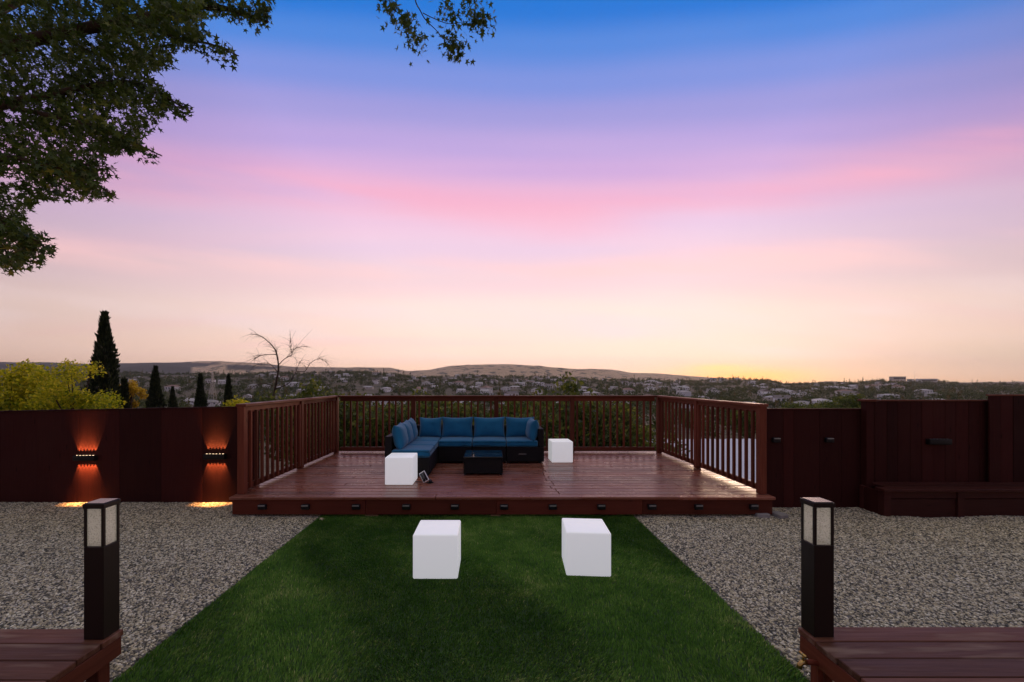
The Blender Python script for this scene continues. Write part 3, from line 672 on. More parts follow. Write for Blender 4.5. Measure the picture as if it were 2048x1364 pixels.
def cushion(x, y, rz, w, h, t, lean, seed):
    o = link('back_cushion', pillow(w, h, t, seed), so, (x-(SX0+SX1)/2, y-SYB, .405), (lean, 0, rz)); return o
YB = SYB-AT-.10
for i, (xa, xb) in enumerate(((SX0+AT+.18, wx[1]+.0), (wx[1], wx[2]), (wx[2], wx[3]), (wx[3], SX1-AT-.0))):
    cushion((xa+xb)/2+.0, YB-.03, random.uniform(-.02, .02), (xb-xa)-.012+(.03 if i == 0 else 0), .40+random.uniform(-.008, .008), .20, R(-12), 3+i)
for i, y in enumerate((6.70, 7.13, 7.58)): cushion(SX0+AT+.125, y, R(90)+random.uniform(-.05, .05), .50, .405, .20, R(-13), 11+i)
cushion(SX1-AT-.115, 7.68, R(-90)+.1, .50, .395, .19, R(-9), 21)

tb = empty('coffee_table', (-.109, 6.825, DZ)); tag(tb, 'low black wicker coffee table with dark glass top', 'table')
W_ = .63
for sx in (-1, 1): put('side_panel', cbox(.02, W_-.02, .235, 'wicker', .004), tb, sx*(W_/2-.012), 0, .03)
for sy in (-1, 1): put('front_panel', cbox(W_-.048, .02, .235, 'wicker', .004), tb, 0, sy*(W_/2-.022), .03)
for sx in (-1, 1):
    for sy in (-1, 1): put('leg', cbox(.035, .035, .029, 'black_plastic', .003), tb, sx*(W_/2-.03), sy*(W_/2-.03), 0)
put('top_frame', cbox(W_, W_, .022, 'wicker', .006), tb, 0, 0, .2655); put('glass_top', cbox(W_-.012, W_-.012, .006, 'table_glass', .002), tb, 0, 0, .288)

# ------------------------------------------------------------------ foreground maple overhanging the yard
def star_mesh(V, mat, tone):
    n, k, _ = V.shape; base = np.arange(n)[:, None]*k
    tri = [(k-1, i, i+1) for i in range(k-2)]
    F = np.concatenate([base+np.array(t) for t in tri]); return np_mesh('foliage', V.reshape(-1, 3), F, mat, np.repeat(tone, k))
def px3(px, py, Y): return np.array([(px-980)/820*Y, Y, CH-(py-762)/820*Y])
mt = empty('maple_tree', (-9.6, 5.2, 0)); MO = np.array([-9.6, 5.2, 0]); tag(mt, 'large leafy maple whose dark boughs overhang the yard and sky', 'tree')
boughs = [  # polylines through the crown, with thickness at the root
    ([(-9.6, 5.2, 4.2), px3(-60, 120, 6.6), px3(110, 70, 6.9), px3(263, 40, 7.0), px3(349, 25, 7.1), px3(420, 12, 7.2), px3(500, 32, 7.3), px3(536, 44, 7.3)], .12),
    ([px3(263, 40, 7.0), px3(349, 74, 6.7), px3(420, 88, 6.6), px3(478, 112, 6.6)], .035),
    ([(-9.6, 5.2, 3.6), px3(-40, 230, 6.3), px3(100, 190, 6.4), px3(246, 164, 6.5), px3(320, 190, 6.5), px3(380, 222, 6.5)], .07),
    ([px3(20, 214, 6.3), px3(164, 246, 6.2), px3(250, 278, 6.2), px3(324, 312, 6.2)], .04),
    ([(-9.6, 5.2, 3.2), px3(-40, 330, 6.1), px3(82, 328, 6.0), px3(160, 350, 6.0), px3(232, 394, 6.0)], .05),
    ([px3(100, 330, 6.0), px3(180, 330, 6.1), px3(234, 338, 6.2)], .02),
    ([(-9.6, 5.2, 2.9), px3(-60, 430, 5.9), px3(20, 455, 5.8), px3(70, 480, 5.8), px3(110, 512, 5.8)], .04),
    ([px3(-30, 440, 5.8), px3(10, 500, 5.7), px3(25, 535, 5.7)], .02),
    ([px3(120, 70, 6.9), px3(200, 110, 7.4), px3(300, 120, 7.8), px3(360, 140, 7.9)], .03),
    ([(-9.6, 5.2, 4.4), px3(0, 20, 8.2), px3(200, -60, 8.0), px3(420, -110, 7.6), px3(620, -90, 7.3), px3(740, -40, 7.2)], .10),
    ([px3(620, -90, 7.3), px3(760, -20, 7.2), px3(783, 15, 7.2), px3(808, 36, 7.2), px3(820, 66, 7.2), px3(838, 92, 7.2)], .012),
    ([px3(620, -90, 7.3), px3(800, -35, 7.2), px3(835, 12, 7.2), px3(850, 38, 7.2), px3(872, 60, 7.2), px3(890, 80, 7.2), px3(910, 92, 7.2)], .014),
    ([px3(846, 26, 7.2), px3(866, 36, 7.2), px3(895, 47, 7.2), px3(918, 45, 7.2), px3(940, 42, 7.2), px3(965, 40, 7.2)], .008),
    ([px3(800, -35, 7.2), px3(870, -8, 7.2), px3(900, 14, 7.2), px3(917, 36, 7.2)], .008),
    ([px3(740, -40, 7.2), px3(820, -60, 7.2), px3(925, -20, 7.2), px3(950, 2, 7.2), px3(930, 20, 7.2)], .010),
]
tv, tf = tube([(0, 0, -.1), (.05, .02, 1.2), (-.05, .05, 2.6), (0, 0, 3.6), (.1, 0, 4.8)], [.26, .21, .19, .17, .12], 12); link('trunk', mesh('trunk', tv, tf, 'bark', True), mt)
def smooth_path(P, m=6):
    P = [np.array(p, float) for p in P]; out = []
    for i in range(len(P)-1):
        p0, p1, p2, p3 = P[max(i-1, 0)], P[i], P[i+1], P[min(i+2, len(P)-1)]
        for k in range(m):
            t = k/m; out.append(.5*((2*p1)+(-p0+p2)*t+(2*p0-5*p1+4*p2-p3)*t*t+(-p0+3*p1-3*p2+p3)*t**3))
    out.append(P[-1]); return out
outline = [(-200, -200), (470, -200), (560, -5), (540, 45), (510, 64), (450, 30), (400, 40), (420, 75), (465, 98), (487, 122), (470, 134), (415, 118), (362, 110), (340, 130), (290, 145), (330, 182), (388, 218), (380, 240), (345, 235), (342, 270), (300, 262), (280, 285), (330, 312), (300, 332), (250, 310), (215, 312), (190, 320), (236, 338), (225, 356), (200, 368), (235, 392), (205, 412), (120, 408), (82, 400), (75, 430), (55, 452), (100, 468), (114, 512), (75, 535), (20, 545), (-200, 580)]
def inpoly(x, y, pl):
    c_ = False; j = len(pl)-1
    for i in range(len(pl)):
        (xi, yi), (xj, yj) = pl[i], pl[j]
        if (yi > y) != (yj > y) and x < (xj-xi)*(y-yi)/(yj-yi)+xi: c_ = not c_
        j = i
    return c_
SPR = 10        # the last boughs carry the sparse spray against the sky
leafP, sprayP = [], []
for bi, (P, r0) in enumerate(boughs):
    path = smooth_path([np.array(p) for p in P]); n = len(path)
    v, f = tube([tuple(p-MO) for p in path], [max(r0*(1-.85*i/n), .004) for i in range(n)], 6); link('bough', mesh('bough', v, f, 'bark', True), mt)
    if bi == 9: continue
    path = np.array(path); seg = np.linalg.norm(np.diff(path, axis=0), axis=1); L = seg.sum()
    if bi < SPR:
        st = n//2 if bi in (0, 2, 4, 6) else n//5
        for p in path[st:]:
            m = int(19); q = p+rng.normal(size=(m, 3))*np.array([.16, .30, .075]); leafP.append(q)
        # side twigs, flat fans of leaves
        tv, tf = [], []
        for k in range(int(L*7)):
            i = int(n*(.3+.7*random.random())); i = min(i, n-2); p = path[i]; d = path[i+1]-path[i]; d /= np.linalg.norm(d)
            e = d*.8+np.array([random.gauss(0, .5), random.gauss(0, .7), random.gauss(-.12, .22)]); e /= np.linalg.norm(e); ln = random.uniform(.25, .65)
            q = p+e*ln
            if not inpoly(980+820*q[0]/q[1]+8, 762-820*(q[2]-CH)/q[1], outline): continue
            tube([tuple(p-MO), tuple((p+q)/2-MO+np.array([0, 0, .02])), tuple(q-MO)], [.006, .004, .002], 4, tv, tf)
            m = int(ln*36); tpar = rng.random(m)**.7; leafP.append(p+np.outer(tpar, q-p)+rng.normal(size=(m, 3))*.05)
        link('twigs', mesh('twigs', tv, tf, 'bark'), mt)
    else:
        spots = {10: [(10, .35, 10), (18, .40, 18), (22, .6, 20), (26, .75, 24), (30, .95, 20)], 11: [(33, .95, 26), (36, 1, 22)], 12: [(10, .4, 12), (28, .9, 24), (30, 1, 26)], 13: [(12, .6, 12), (17, .9, 7)], 14: [(12, .6, 10), (20, .9, 8)]}[bi]
        for (_, fr, m) in spots:
            p = path[int(fr*(n-1))]; m = int(m*2.5); sprayP.append(p+rng.normal(size=(m, 3))*np.array([.105, .12, .095]))
# fill of the inner crown
poly = [(-60, -60), (395, -60), (420, 70), (350, 95), (330, 160), (345, 205), (300, 250), (270, 300), (205, 312), (185, 340), (205, 385), (140, 400), (70, 398), (50, 440), (80, 495), (40, 530), (-60, 540)]
def inside(x, y):
    c_ = False; j = len(poly)-1
    for i in range(len(poly)):
        (xi, yi), (xj, yj) = poly[i], poly[j]
        if (yi > y) != (yj > y) and x < (xj-xi)*(y-yi)/(yj-yi)+xi: c_ = not c_
        j = i
    return c_
def natural_edge(Q):
    """keep the crown's own ragged outline: bough tips with sky between them"""
    keep = []
    for q in Q:
        x, y = 980+820*q[0]/q[1], 762-820*(q[2]-CH)/q[1]; keep.append(inpoly(x+random.gauss(0, 5)+3, y+random.gauss(0, 5), outline))
    return Q[np.array(keep)]
sp_all = np.concatenate(sprayP); rng.shuffle(sp_all)
fill = []
while len(fill) < 15500:
    x, y = random.uniform(-60, 420), random.uniform(-60, 540)
    if not inside(x, y): continue
    Y = random.uniform(5.9, 8.3)
    if noise.noise((x/52, y/34, Y*.8)) < -.16-.25*(random.random()-.3): continue
    fill.append(px3(x, y, Y))
P = natural_edge(np.concatenate(leafP+[np.array(fill)])); P = np.concatenate([P, sp_all[290:]]); Vl = leaves(P, .096, STAR, -.35)-MO
tone = np.clip(.34+.22*rng.normal(size=len(P))+.45*np.array([noise.noise((p[0]*1.1, p[1]*1.1, p[2]*1.6)) for p in P]), 0, 1)
fo = link('foliage', star_mesh(Vl, 'maple_leaf', tone), mt); fo['kind'] = 'stuff'
lm = star_mesh(STAR[None]*1.0, 'maple_leaf', np.array([.35])); lm2 = star_mesh(STAR[None]*1.0, 'maple_leaf', np.array([.7]))
for i, p in enumerate(sp_all[:290]):
    lo = link('leaf', lm if i % 4 else lm2, mt, tuple(p-MO)); lo.scale = [.118*random.uniform(.75, 1.15)]*3
    fr = rand_rot(1, -.45)[0]; lo.rotation_euler = Matrix(fr.tolist()).to_euler()

# ------------------------------------------------------------------ trees below the yard
def blob_crown(seed, rx, rz, n, size, clumps, mat, flat=.0):
    """leaf quads gathered in clumps inside an ellipsoid; z=0 is the crown's middle"""
    r_ = np.random.default_rng(seed); C = r_.normal(size=(clumps, 3)); C /= np.linalg.norm(C, axis=1)[:, None]; C *= (r_.random(clumps)**.45)[:, None]*np.array([rx, rx, rz])*.86
    idx = r_.integers(0, clumps, n); d = r_.normal(size=(n, 3)); d /= np.linalg.norm(d, axis=1)[:, None]
    P = C[idx]+d*(r_.random(n)**.5)[:, None]*np.array([rx, rx, rz*.8])*.30
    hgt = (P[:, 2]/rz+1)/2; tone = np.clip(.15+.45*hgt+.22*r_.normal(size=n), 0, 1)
    V = leaves(P, size, QUAD); base = np.arange(n)[:, None]*4; F = base+np.array([0, 1, 2, 3])
    return np_mesh('crown', V.reshape(-1, 3), F, mat, np.repeat(tone, 4)), C
def limbs(C, zc, h0, r0, seed):
    rs = random.Random(seed); v, f = tube([(0, 0, -.3), (rs.uniform(-.1, .1), .05, h0*.5), (0, 0, h0), (.05, .05, zc)], [r0, r0*.8, r0*.65, r0*.3], 8)
    for c_ in C[:14]:
        p = Vector((0, 0, h0*rs.uniform(.8, 1.2))); q = Vector((c_[0], c_[1], c_[2]+zc)); m = p.lerp(q, .5)+Vector((0, 0, -.1)); tube([tuple(p), tuple(m), tuple(q)], [r0*.4, r0*.22, r0*.08], 5, v, f)
    return mesh('trunk', v, f, 'bark', True)
kinds = {}
def tree_kind(key, rx, rz, h, n, size, clumps, mat, seed):
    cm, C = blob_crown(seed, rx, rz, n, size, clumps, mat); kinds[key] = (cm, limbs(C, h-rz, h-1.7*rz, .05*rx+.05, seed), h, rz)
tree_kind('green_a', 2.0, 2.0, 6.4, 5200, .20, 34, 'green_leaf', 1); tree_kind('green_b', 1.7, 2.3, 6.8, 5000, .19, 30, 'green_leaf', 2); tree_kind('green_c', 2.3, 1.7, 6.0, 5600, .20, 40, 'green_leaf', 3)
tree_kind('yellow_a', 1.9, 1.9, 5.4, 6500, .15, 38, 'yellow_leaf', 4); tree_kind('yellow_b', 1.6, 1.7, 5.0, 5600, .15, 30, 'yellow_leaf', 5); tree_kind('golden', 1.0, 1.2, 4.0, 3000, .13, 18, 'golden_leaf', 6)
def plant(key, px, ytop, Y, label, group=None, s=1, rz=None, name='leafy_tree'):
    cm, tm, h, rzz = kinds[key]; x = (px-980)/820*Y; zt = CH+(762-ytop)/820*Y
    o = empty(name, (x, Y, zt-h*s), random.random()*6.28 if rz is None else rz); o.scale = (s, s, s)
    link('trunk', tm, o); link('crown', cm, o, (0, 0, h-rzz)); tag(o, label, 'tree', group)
plant('yellow_a', 15, 737, 13.5, 'yellow-green leafy tree behind the fence at the picture edge', s=.75); plant('yellow_b', 85, 714, 14, 'tallest yellow-green leafy tree behind the fence', s=.78)
plant('yellow_a', 150, 720, 13, 'yellow-green leafy tree beside the tall cypress', s=.64); plant('golden', 262, 759, 19, 'small golden leafed tree behind the thin cypress', rz=1, name='golden_tree', s=.62)
plant('yellow_b', 462, 786, 14, 'small light green tree just outside the deck corner', s=.7)
GB = 'leafy trees below the deck'
for k, (px, yt, Y, kd, s) in enumerate([(640, 757, 17, 'green_b', 1), (585, 772, 19, 'green_a', .9), (700, 778, 14, 'green_c', .9), (770, 784, 13, 'green_a', .9), (835, 778, 16, 'green_b', .9), (880, 781, 13.5, 'green_c', .85), (955, 798, 13, 'green_a', .85), (1045, 782, 15, 'green_c', .95), (1125, 749, 16, 'green_b', 1.05), (1180, 779, 14, 'green_a', .9), (1235, 806, 13, 'green_b', .8), (1085, 800, 12.5, 'green_a', .8), (1280, 842, 15, 'green_c', .7), (905, 812, 12, 'green_b', .7)]):
    lab = {0: 'tall leafy green tree just right of the bare tree', 8: 'tallest leafy green tree rising above the back railing', 1: 'leafy green tree below the bare tree behind the deck corner', 2: 'leafy green tree outside the railing corner nearest the glowing lamps', 3: 'leafy green tree outside the back railing, just before the sofa',
         4: 'leafy green tree behind the corner of the sofa', 5: 'broad green tree behind the sofa, close to its corner', 6: 'leafy green tree behind the middle of the sofa', 7: 'leafy green tree behind the sofa end with the armrest', 9: 'leafy green tree behind the railing post beside the deck cube',
         10: 'leafy green tree below the plain stretch of back railing', 11: 'low green tree directly behind the sofa armrest', 12: 'low green tree below the railing corner by the white roof', 13: 'lowest green tree close behind the sofa cushions'}[k]
    plant(kd, px, yt, Y, lab, GB if k not in (0, 8) else None, s)
for k, (px, yt, Y, s, lab) in enumerate([(1705, 783, 80, 1.1, 'round green tree over the low fence, nearest the taller fence'), (1655, 797, 75, 1, 'round green tree over the middle of the low fence'), (1590, 800, 78, 1.05, 'round green tree over the low fence beside the deck post'), (1625, 806, 60, .8, 'small green tree between two round ones over the low fence'), (1740, 805, 70, .9, 'green tree half hidden by the step in the fence'), (1500, 806, 60, .9, 'green tree over the railing near the deck corner post')]):
    plant('green_c', px, yt, Y, lab, None, s*1.7)

def cypress(px, ytop, Y, wpx, label, seed):
    w = wpx/820*Y; zt = CH+(762-ytop)/820*Y; x = (px-980)/820*Y; H = (zt-(-7.5)); r_ = np.random.default_rng(seed); n = int(7500*min(1, wpx/40)+2400)
    z = H*(.04+.96*r_.random(n)**.9); t = z/H; prof = np.minimum(1, (1-t)/.38)**.92*(1+.10*np.sin(z*3.1+seed)); ang = r_.random(n)*6.283
    rad = w/2*prof*(.45+.6*np.sqrt(r_.random(n)))*(1+.16*np.sin(ang*3+z*1.7)); P = np.stack([rad*np.cos(ang), rad*np.sin(ang), z], 1)
    a = np.stack([np.cos(ang)*.35, np.sin(ang)*.35, np.ones(n)], 1)+r_.normal(size=(n, 3))*.22; a /= np.linalg.norm(a, axis=1)[:, None]; s_ = np.cross(a, r_.normal(size=(n, 3))); s_ /= np.linalg.norm(s_, axis=1)[:, None]
    L = .20*(.6+.8*r_.random(n)); wd = .04
    V = np.stack([P, P+a*L[:, None]*.5+s_*wd, P+a*L[:, None], P+a*L[:, None]*.5-s_*wd], 1); F = np.arange(n)[:, None]*4+np.array([0, 1, 2, 3])
    o = empty('cypress_tree', (x, Y, -7.5)); tag(o, label, 'tree', 'cypresses behind the fence')
    link('crown', np_mesh('crown', V.reshape(-1, 3), F, 'cypress_leaf', np.repeat(np.clip(.35+.3*r_.normal(size=n), 0, 1), 4)), o)
    v, f = tube([(0, 0, -.3), (0, 0, H*.5), (0, 0, H*.93)], [.16, .09, .02], 7); link('trunk', mesh('trunk', v, f, 'bark'), o)
cypress(209, 630, 18, 64, 'tall dark cypress standing high above the fence', 1); cypress(249, 764, 17, 24, 'small thin cypress against the golden tree', 2)
cypress(311, 736, 27, 36, 'dark cypress standing alone right of the golden tree', 3); cypress(401, 751, 32, 27, 'narrow cypress just before the lattice pylon', 4); cypress(457, 752, 36, 22, 'thin cypress between the pylon and the bare tree', 5); cypress(345, 776, 40, 20, 'low faint cypress between two taller ones', 6)

# bare tree
bt = empty('bare_tree', (px3(548, 797, 20)[0], 20, -7)); BO = np.array([px3(548, 797, 20)[0], 20, -7]); tag(bt, 'leafless tree with crooked thin branches behind the deck corner', 'tree')
def br(P, r0, name='branch', tw=True):
    path = smooth_path([px3(x, y, Y) for x, y, Y in P], 5); n = len(path); v, f = tube([tuple(p-BO) for p in path], [max(r0*.72*(1-.85*i/n), .006) for i in range(n)], 6)
    if tw:
        for k in range(int(n*1.8)):
            i = random.randrange(n//4, n-1); p = path[i]; d = path[i+1]-path[i]; d = d/np.linalg.norm(d)
            e = d*.7+np.array([random.gauss(0, .6), random.gauss(0, .6), random.gauss(.0, .5)]); ln = random.uniform(.12, .55); q = p+e*ln; m = (p+q)/2+np.array([0, 0, .03]); w = q+np.array([random.gauss(0, .15), 0, -.12*random.random()])
            tube([tuple(p-BO), tuple(m-BO), tuple(q-BO), tuple(w-BO)], [.006, .0045, .003, .0015], 4, v, f)
    link(name, mesh(name, v, f, 'bark', True), bt)
br([(546, 1050, 20), (546, 880, 20), (548, 797, 20), (553, 763, 20), (557, 737, 20), (554, 710, 20), (548, 696, 20), (535, 682, 20), (519, 671, 20), (501, 668, 20)], .085, 'trunk')
br([(557, 730, 20), (569, 718, 20.2), (583, 710, 20.4), (586, 700, 20.5), (600, 694, 20.6), (616, 693, 20.6)], .028); br([(554, 709, 20), (537, 709, 19.8), (519, 712, 19.6), (509, 717, 19.5)], .03)
br([(551, 778, 20), (578, 766, 20), (592, 742, 20), (600, 722, 20.1)], .035); br([(592, 742, 20), (610, 742, 20.1), (622, 725, 20.1), (642, 718, 20.2), (658, 731, 20.2)], .024)
br([(547, 772, 20), (528, 767, 19.8), (510, 772, 19.6), (496, 783, 19.5)], .028); br([(556, 745, 20), (540, 728, 20.2), (520, 727, 20.3), (505, 735, 20.3)], .025); br([(569, 718, 20.2), (582, 706, 20), (580, 690, 20), (582, 682, 20)], .018)

# ------------------------------------------------------------------ neighbour's house below the deck, seen through the railing
nh = empty('neighbour_house', (12.5, 20.5, -6)); tag(nh, 'neighbouring low house with broad white corrugated roof below the railing', 'house')
put('wall', cbox(7.2, 8.2, 3.6, 'plaster', .02), nh, 0, 0, 0)
v, f = [], []
nn = 60
for k in range(nn+1):
    x = -4.1+8.2*k/nn; z = 3.72+.035*(1 if k % 2 else -1)
    v += [(x, -4.7, z), (x, 4.7, z+.5), (x, 4.7, z+.42), (x, -4.7, z-.08)]
    if k:
        s = (k-1)*4
        for q in range(4): f.append((s+q, s+(q+1) % 4, s+4+(q+1) % 4, s+4+q))
f += [(3, 2, 1, 0), (nn*4, nn*4+1, nn*4+2, nn*4+3)]
link('roof', mesh('roof', v, f, 'white_roof'), nh)
for x in (-2, 1.5): w_ = put('window', cbox(1.3, .05, 1.1, 'white_plastic', .004), nh, x, -4.12, 1.6); link('pane', cbox(1.14, .02, .94, 'window_glass', .001), w_, (0, -.03, .08))
nb = empty('neighbour_house', (9.6, 33, -9)); tag(nb, 'neighbouring house with pale gabled roof behind the trees by the railing', 'house')
put('wall', cbox(9, 7, 3.4, 'plaster', .02), nb, 0, 0, 0)
link('roof', mesh('roof', [(-4.9, -4, 3.3), (4.9, -4, 3.3), (4.9, 4, 3.3), (-4.9, 4, 3.3), (-4.9, 0, 5.2), (4.9, 0, 5.2)], [(0, 1, 5, 4), (2, 3, 4, 5), (0, 4, 3), (1, 2, 5), (3, 2, 1, 0)], 'white_roof'), nb)

# ------------------------------------------------------------------ pylon
py = empty('lattice_pylon', ((425-980)/820*400, 400, -25)); tag(py, 'pale steel lattice power pylon between two cypresses', 'pylon')
v, f = [], []; T = 35.5
def leg(z): return 3.0*(1-z/T)**1.25+.4
prev = None
for z in np.linspace(0, T, 11):
    r_ = leg(z); ring = [(r_, r_, z), (-r_, r_, z), (-r_, -r_, z), (r_, -r_, z)]
    if prev:
        for k in range(4):
            tube([prev[k], ring[k]], [.12, .12], 4, v, f); tube([prev[k], ring[(k+1) % 4]], [.045, .045], 4, v, f); tube([prev[(k+1) % 4], ring[k]], [.045, .045], 4, v, f)
    prev = ring
link('tower', mesh('tower', v, f, 'steel'), py)
for z, w_ in ((T-2, 6), (T-9, 9), (T-16, 8)):
    v, f = [], []
    for s in (-1, 1):
        tube([(s*leg(z), 0, z), (s*w_, 0, z+.3)], [.14, .10], 4, v, f); tube([(s*leg(z-2), 0, z-2), (s*w_, 0, z+.3)], [.12, .08], 4, v, f); tube([(s*w_*.97, 0, z+.2), (s*w_*.97, 0, z-1.6)], [.12, .12], 4, v, f)
    link('cross_arm', mesh('arm', v, f, 'steel'), py)

# ------------------------------------------------------------------ town on the hillside
def house_mesh(w, d, h, rh, wm_, rm, hip):
    e = .45; k = w/2-(d/2 if hip else -e)
    v = [(-w/2, -d/2, -3), (w/2, -d/2, -3), (w/2, d/2, -3), (-w/2, d/2, -3), (-w/2, -d/2, h), (w/2, -d/2, h), (w/2, d/2, h), (-w/2, d/2, h), (-w/2-e, -d/2-e, h), (w/2+e, -d/2-e, h), (w/2+e, d/2+e, h), (-w/2-e, d/2+e, h), (-k, 0, h+rh), (k, 0, h+rh)]
    f = [(0, 1, 5, 4), (1, 2, 6, 5), (2, 3, 7, 6), (3, 0, 4, 7), (8, 9, 13, 12), (10, 11, 12, 13), (8, 12, 11), (9, 10, 13), (11, 10, 9, 8)]; mi = [0]*4+[1]*5
    s = len(v); gx = (-.33, -.05, .25)
    for t in gx:                                           # dark window openings, set a little proud
        for (x0, x1, yy) in ((t*w, t*w+1.4, -d/2-.04),):
            a = len(v); v += [(x0, yy, h*.4), (x1, yy, h*.4), (x1, yy, h*.82), (x0, yy, h*.82), (x0, yy+.1, h*.4), (x1, yy+.1, h*.4), (x1, yy+.1, h*.82), (x0, yy+.1, h*.82)]
            for q in ((0, 1, 2, 3), (0, 4, 5, 1), (1, 5, 6, 2), (2, 6, 7, 3), (3, 7, 4, 0)): f.append(tuple(a+z for z in q)); mi.append(2)
    return mesh('house', v, f, ['house_wall_%d' % wm_, 'house_roof_%d' % rm, 'window_glass'], False, mi)
HM = [house_mesh(w, d, h, rh, a, b_, hip) for (w, d, h, rh, a, b_, hip) in [(14, 9, 3.2, 2.2, 0, 0, True), (12, 9, 5.6, 2.2, 2, 1, False), (17, 9, 3.0, 1.9, 1, 2, True), (11, 8, 3.2, 2.4, 2, 2, False), (15, 10, 5.4, 2.3, 0, 3, True), (13, 9, 3.2, 2.0, 3, 0, False), (20, 11, 5.0, 1.6, 2, 2, True)]]
HL = ['pale grey-roofed house', 'two-storey white brown-roofed house', 'long tan grey-roofed house', 'small white gabled house', 'large pale red-roofed house', 'small brown gabled house', 'long white building']
ZONES = [(420, 'beyond the cypresses'), (500, 'beyond the pylon'), (640, 'behind the bare tree'), (770, 'over the deck corner'), (880, 'above the sofa corner'), (1000, 'above the middle of the sofa'), (1100, 'above the sofa end'), (1200, 'behind the tallest leafy tree'), (1320, 'above the back railing'),
         (1440, 'above the side railing'), (1540, 'below the sunset glow'), (1640, 'over the fence beside the deck'), (1740, 'over the fence beside the bench'), (1900, 'below the hilltop buildings'), (9999, 'above the tallest fence')]
def where(x, Y, z):
    px, py_ = 980+820*x/Y, 762-820*(z-CH)/Y; zone = next(t for lim, t in ZONES if px < lim)
    return ('high up the far hill ' if py_ < 772 else 'midway up the far hill ' if py_ < 784 else 'low on the far hill ')+zone
spots = []; rs = random.Random(5); tries = 0
while len(spots) < 205 and tries < 9000:
    tries += 1; u = rs.uniform(-.95, 1.22); Y = 380+920*rs.random()**1.1; px = 980+820*u
    dens = 1.0 if 640 < px < 1760 else .35
    if px < 420: dens = .18
    if px > 1800 and Y > 700: dens = .05
    if rs.random() > dens: continue
    x = u*Y
    if any((x-a)**2+(Y-b_)**2 < 21**2 for a, b_ in spots): continue
    spots.append((x, Y)); k = rs.choice([0, 1, 2, 3, 3, 4, 5, 6, 2]) if Y > 450 else rs.choice([0, 2, 3, 6])
    o = link('hillside_house', HM[k], None, (x, Y, height(x, Y)+.8), (0, 0, rs.choice([0, 0, R(90)])+rs.uniform(-.5, .5))); s = rs.uniform(.95, 1.3); o.scale = (s, s, s); tag(o, HL[k]+' '+where(x, Y, height(x, Y)), 'house', 'houses on the far hillside')
def lowtree(seed, kind):
    r_ = np.random.default_rng(seed); n = 150
    if kind == 'conifer':
        z = 12*r_.random(n)**1.2; a = r_.random(n)*6.28; r = (1-z/12.5)*2.2*(.4+.6*r_.random(n)); P = np.stack([r*np.cos(a), r*np.sin(a), z+1], 1); sz = 1.5
    else:
        C = r_.normal(size=(9, 3)); C /= np.linalg.norm(C, axis=1)[:, None]; C *= np.array([2.6, 2.6, 1.9]); P = C[r_.integers(0, 9, n)]+r_.normal(size=(n, 3))*np.array([.95, .95, .8])+np.array([0, 0, 4.3]); sz = 1.7
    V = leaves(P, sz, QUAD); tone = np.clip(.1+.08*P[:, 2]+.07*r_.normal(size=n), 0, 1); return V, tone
LT = [lowtree(s, 'conifer' if s in (4, 5) else 'round') for s in range(6)]
LTM = []
for V, tone in LT:
    n = len(V); F = np.arange(n)[:, None]*4+np.array([0, 1, 2, 3]); v, f = tube([(0, 0, -1.5), (0, 0, 4)], [.35, .2], 5); me = np_mesh('hillside_tree', V.reshape(-1, 3), F, 'wood_leaf', np.repeat(tone, 4)); LTM.append(me)
cand = []
rs = random.Random(8)
while len(cand) < 7400:
    u = rs.uniform(-1.25, 1.38); Y = 120+1230*rs.random()**.8; x = u*Y
    if noise.noise((x/75, Y/75, 2)) < -.22 or (Y > 1130 and 1768 < 980+820*u < 1876): continue
    if any(abs(x-a) < 8 and -24 < Y-b_ < 7 for a, b_ in spots) and rs.random() < .9: continue
    cand.append((x, Y))
for i in range(420):                                            # along the ridge line
    u = rs.uniform(-1.25, 1.38); Y = YM+rs.uniform(-60, 40)
    if not 1768 < 980+820*u < 1876: cand.append((u*Y, Y))
cand.sort(key=lambda p: p[1])
bigV, bigT = [], []; ti = 0
for i, (x, Y) in enumerate(cand):
    k = rs.choice([0, 1, 2, 3]*5+[4, 5]); s = rs.uniform(.5, 1.1)*(.8 if Y < 300 else 1); a = rs.random()*6.28; z = height(x, Y)
    pxx = 980+820*x/Y
    if ti < 290 and Y > 400 and 0 < pxx < 2048 and rs.random() < .6:
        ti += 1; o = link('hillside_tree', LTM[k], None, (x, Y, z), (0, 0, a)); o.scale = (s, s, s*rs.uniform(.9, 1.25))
        tag(o, ('dark pointed conifer ' if k > 3 else ('small dark tree ' if s < .72 else 'broad dark tree ' if s > .95 else 'round dark tree '))+where(x, Y, z), 'tree', 'trees in the valley')
    else:
        V, tone = LT[k]; m = 62; sel = rng.choice(len(V), m, replace=False); c_, s_ = math.cos(a), math.sin(a)
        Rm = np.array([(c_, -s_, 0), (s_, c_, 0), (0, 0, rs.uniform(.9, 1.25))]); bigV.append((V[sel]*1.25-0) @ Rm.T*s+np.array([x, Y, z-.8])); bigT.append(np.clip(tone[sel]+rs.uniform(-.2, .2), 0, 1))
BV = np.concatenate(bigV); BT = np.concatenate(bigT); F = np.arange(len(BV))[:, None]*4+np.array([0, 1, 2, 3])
tag(link('woodland', np_mesh('woodland', BV.reshape(-1, 3), F, 'wood_leaf', np.repeat(BT, 4))), 'distant mass of dark trees covering the valley and hillside', 'woodland', kind='stuff')

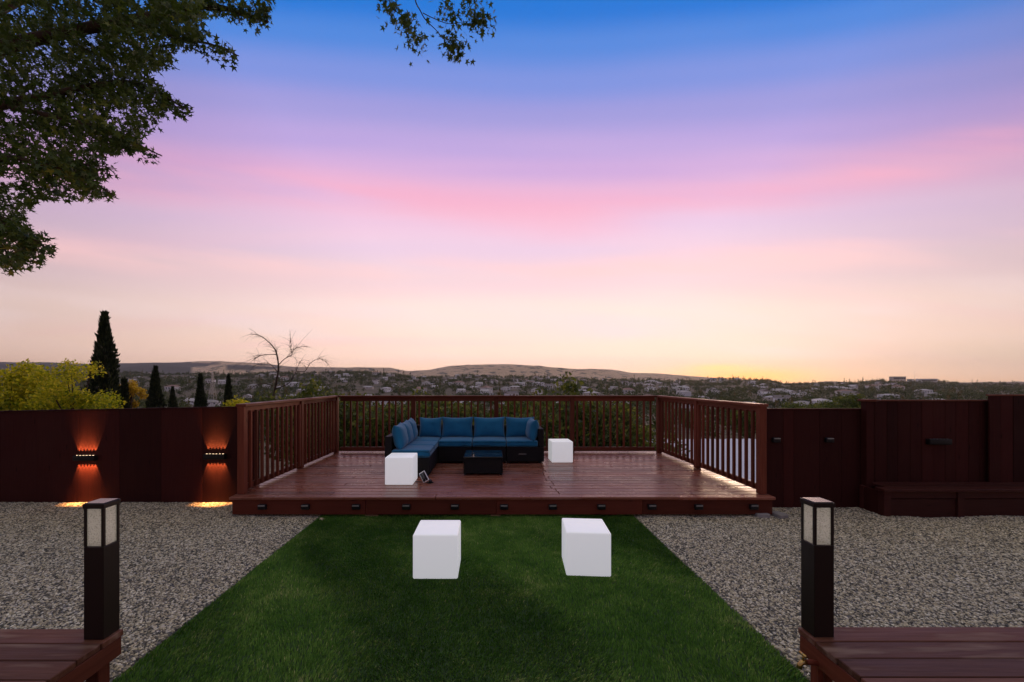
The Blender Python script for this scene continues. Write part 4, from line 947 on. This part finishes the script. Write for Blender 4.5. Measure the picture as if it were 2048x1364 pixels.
# buildings on the hill to the side
def hill_building(px, ytop, Y, w, d, h, wall, roof, label, bands=0):
    x = (px-980)/820*Y; zt = CH+(762-ytop)/820*Y; o = empty('hilltop_building', (x, Y, zt-h)); tag(o, label, 'building')
    put('wall', cbox(w, d, h-.6, wall, .05), o, 0, 0, 0); put('roof', cbox(w+1.2, d+1.2, .6, roof, .05), o, 0, 0, h-.6)
    for k in range(bands): put('window', cbox(w*.9/bands-1.2, .2, h*.3, 'window_glass', .02), o, -w*.45+w*.9*(k+.5)/bands, -d/2-.08, h*.45)
hill_building(1795, 753, YM, 40, 14, 14, 'house_wall_1', 'house_roof_1', 'flat-topped beige block on the crest of the dark hill', 6)
hill_building(1853, 757.5, YM, 54, 16, 13, 'house_wall_2', 'house_roof_2', 'long white building right of the mast on the hill', 8)
hill_building(1821, 758, YM, 14, 10, 9, 'house_wall_0', 'house_roof_0', 'small pale block beside the mast on the hill')
hill_building(2032, 767, YM-100, 88, 20, 30, 'house_wall_3', 'house_roof_1', 'wide grey-brown block at the foot of the hill above the fence', 10)
v, f = tube([(0, 0, 0), (0, 0, 28)], [.35, .15], 5); tag(link('radio_mast', mesh('mast', v, f, 'steel'), None, ((1829-980)/820*YM, YM, CH+(762-742)/820*YM-28)), 'thin radio mast on the crest of the dark hill', 'mast')

# ------------------------------------------------------------------ evening haze
hz = NB('haze'); hz.t.nodes.clear(); ho = hz.n('ShaderNodeOutputMaterial'); pv = hz.n('ShaderNodeVolumePrincipled'); pv.inputs['Color'].default_value = (.93, .90, .92, 1); pv.inputs['Density'].default_value = 5e-5; pv.inputs['Anisotropy'].default_value = .6
hz.l(pv.outputs[0], ho.inputs['Volume']); M['haze'] = hz.m
bm = bmesh.new(); bmesh.ops.create_cube(bm, size=1, matrix=Matrix.Translation((0, 2700, 95)) @ Matrix.Diagonal((44000, 8700, 430, 1))); me = bpy.data.meshes.new('haze'); bm.to_mesh(me); bm.free(); me.materials.append(hz.m)
tag(link('haze', me), 'thin evening haze over the valley', 'haze', kind='stuff')

# fallen leaves
leaf_pts = STAR[:, :3]*np.array([1, 1, .6]); n_ = len(STAR)
plain('dry_leaf', (.46, .38, .26), .8); plain('dark_leaf', (.05, .045, .03), .8)
for px, py_, mat, rz, lab in ((638, 1044, 'dry_leaf', .4, 'pale dry leaf fallen on the turf edge near the deck'), (493, 1047, 'dark_leaf', 2.0, 'dark fallen leaf on the gravel in front of the deck corner'), (545, 1040, 'dark_leaf', 4.0, 'dark fallen leaf on the gravel below the first step lights')):
    Y = 820*CH/(py_-762); me = mesh('leaf', [tuple(p) for p in leaf_pts]+[tuple(p-np.array([0, 0, .02])) for p in leaf_pts], [(n_-1, i, i+1) for i in range(n_-2)]+[(2*n_-1, n_+i+1, n_+i) for i in range(n_-2)], mat)
    o = link('fallen_leaf', me, None, ((px-980)/820*Y, Y, .045), (.15, .2, rz)); o.scale = (.075,)*3; tag(o, lab, 'leaf')
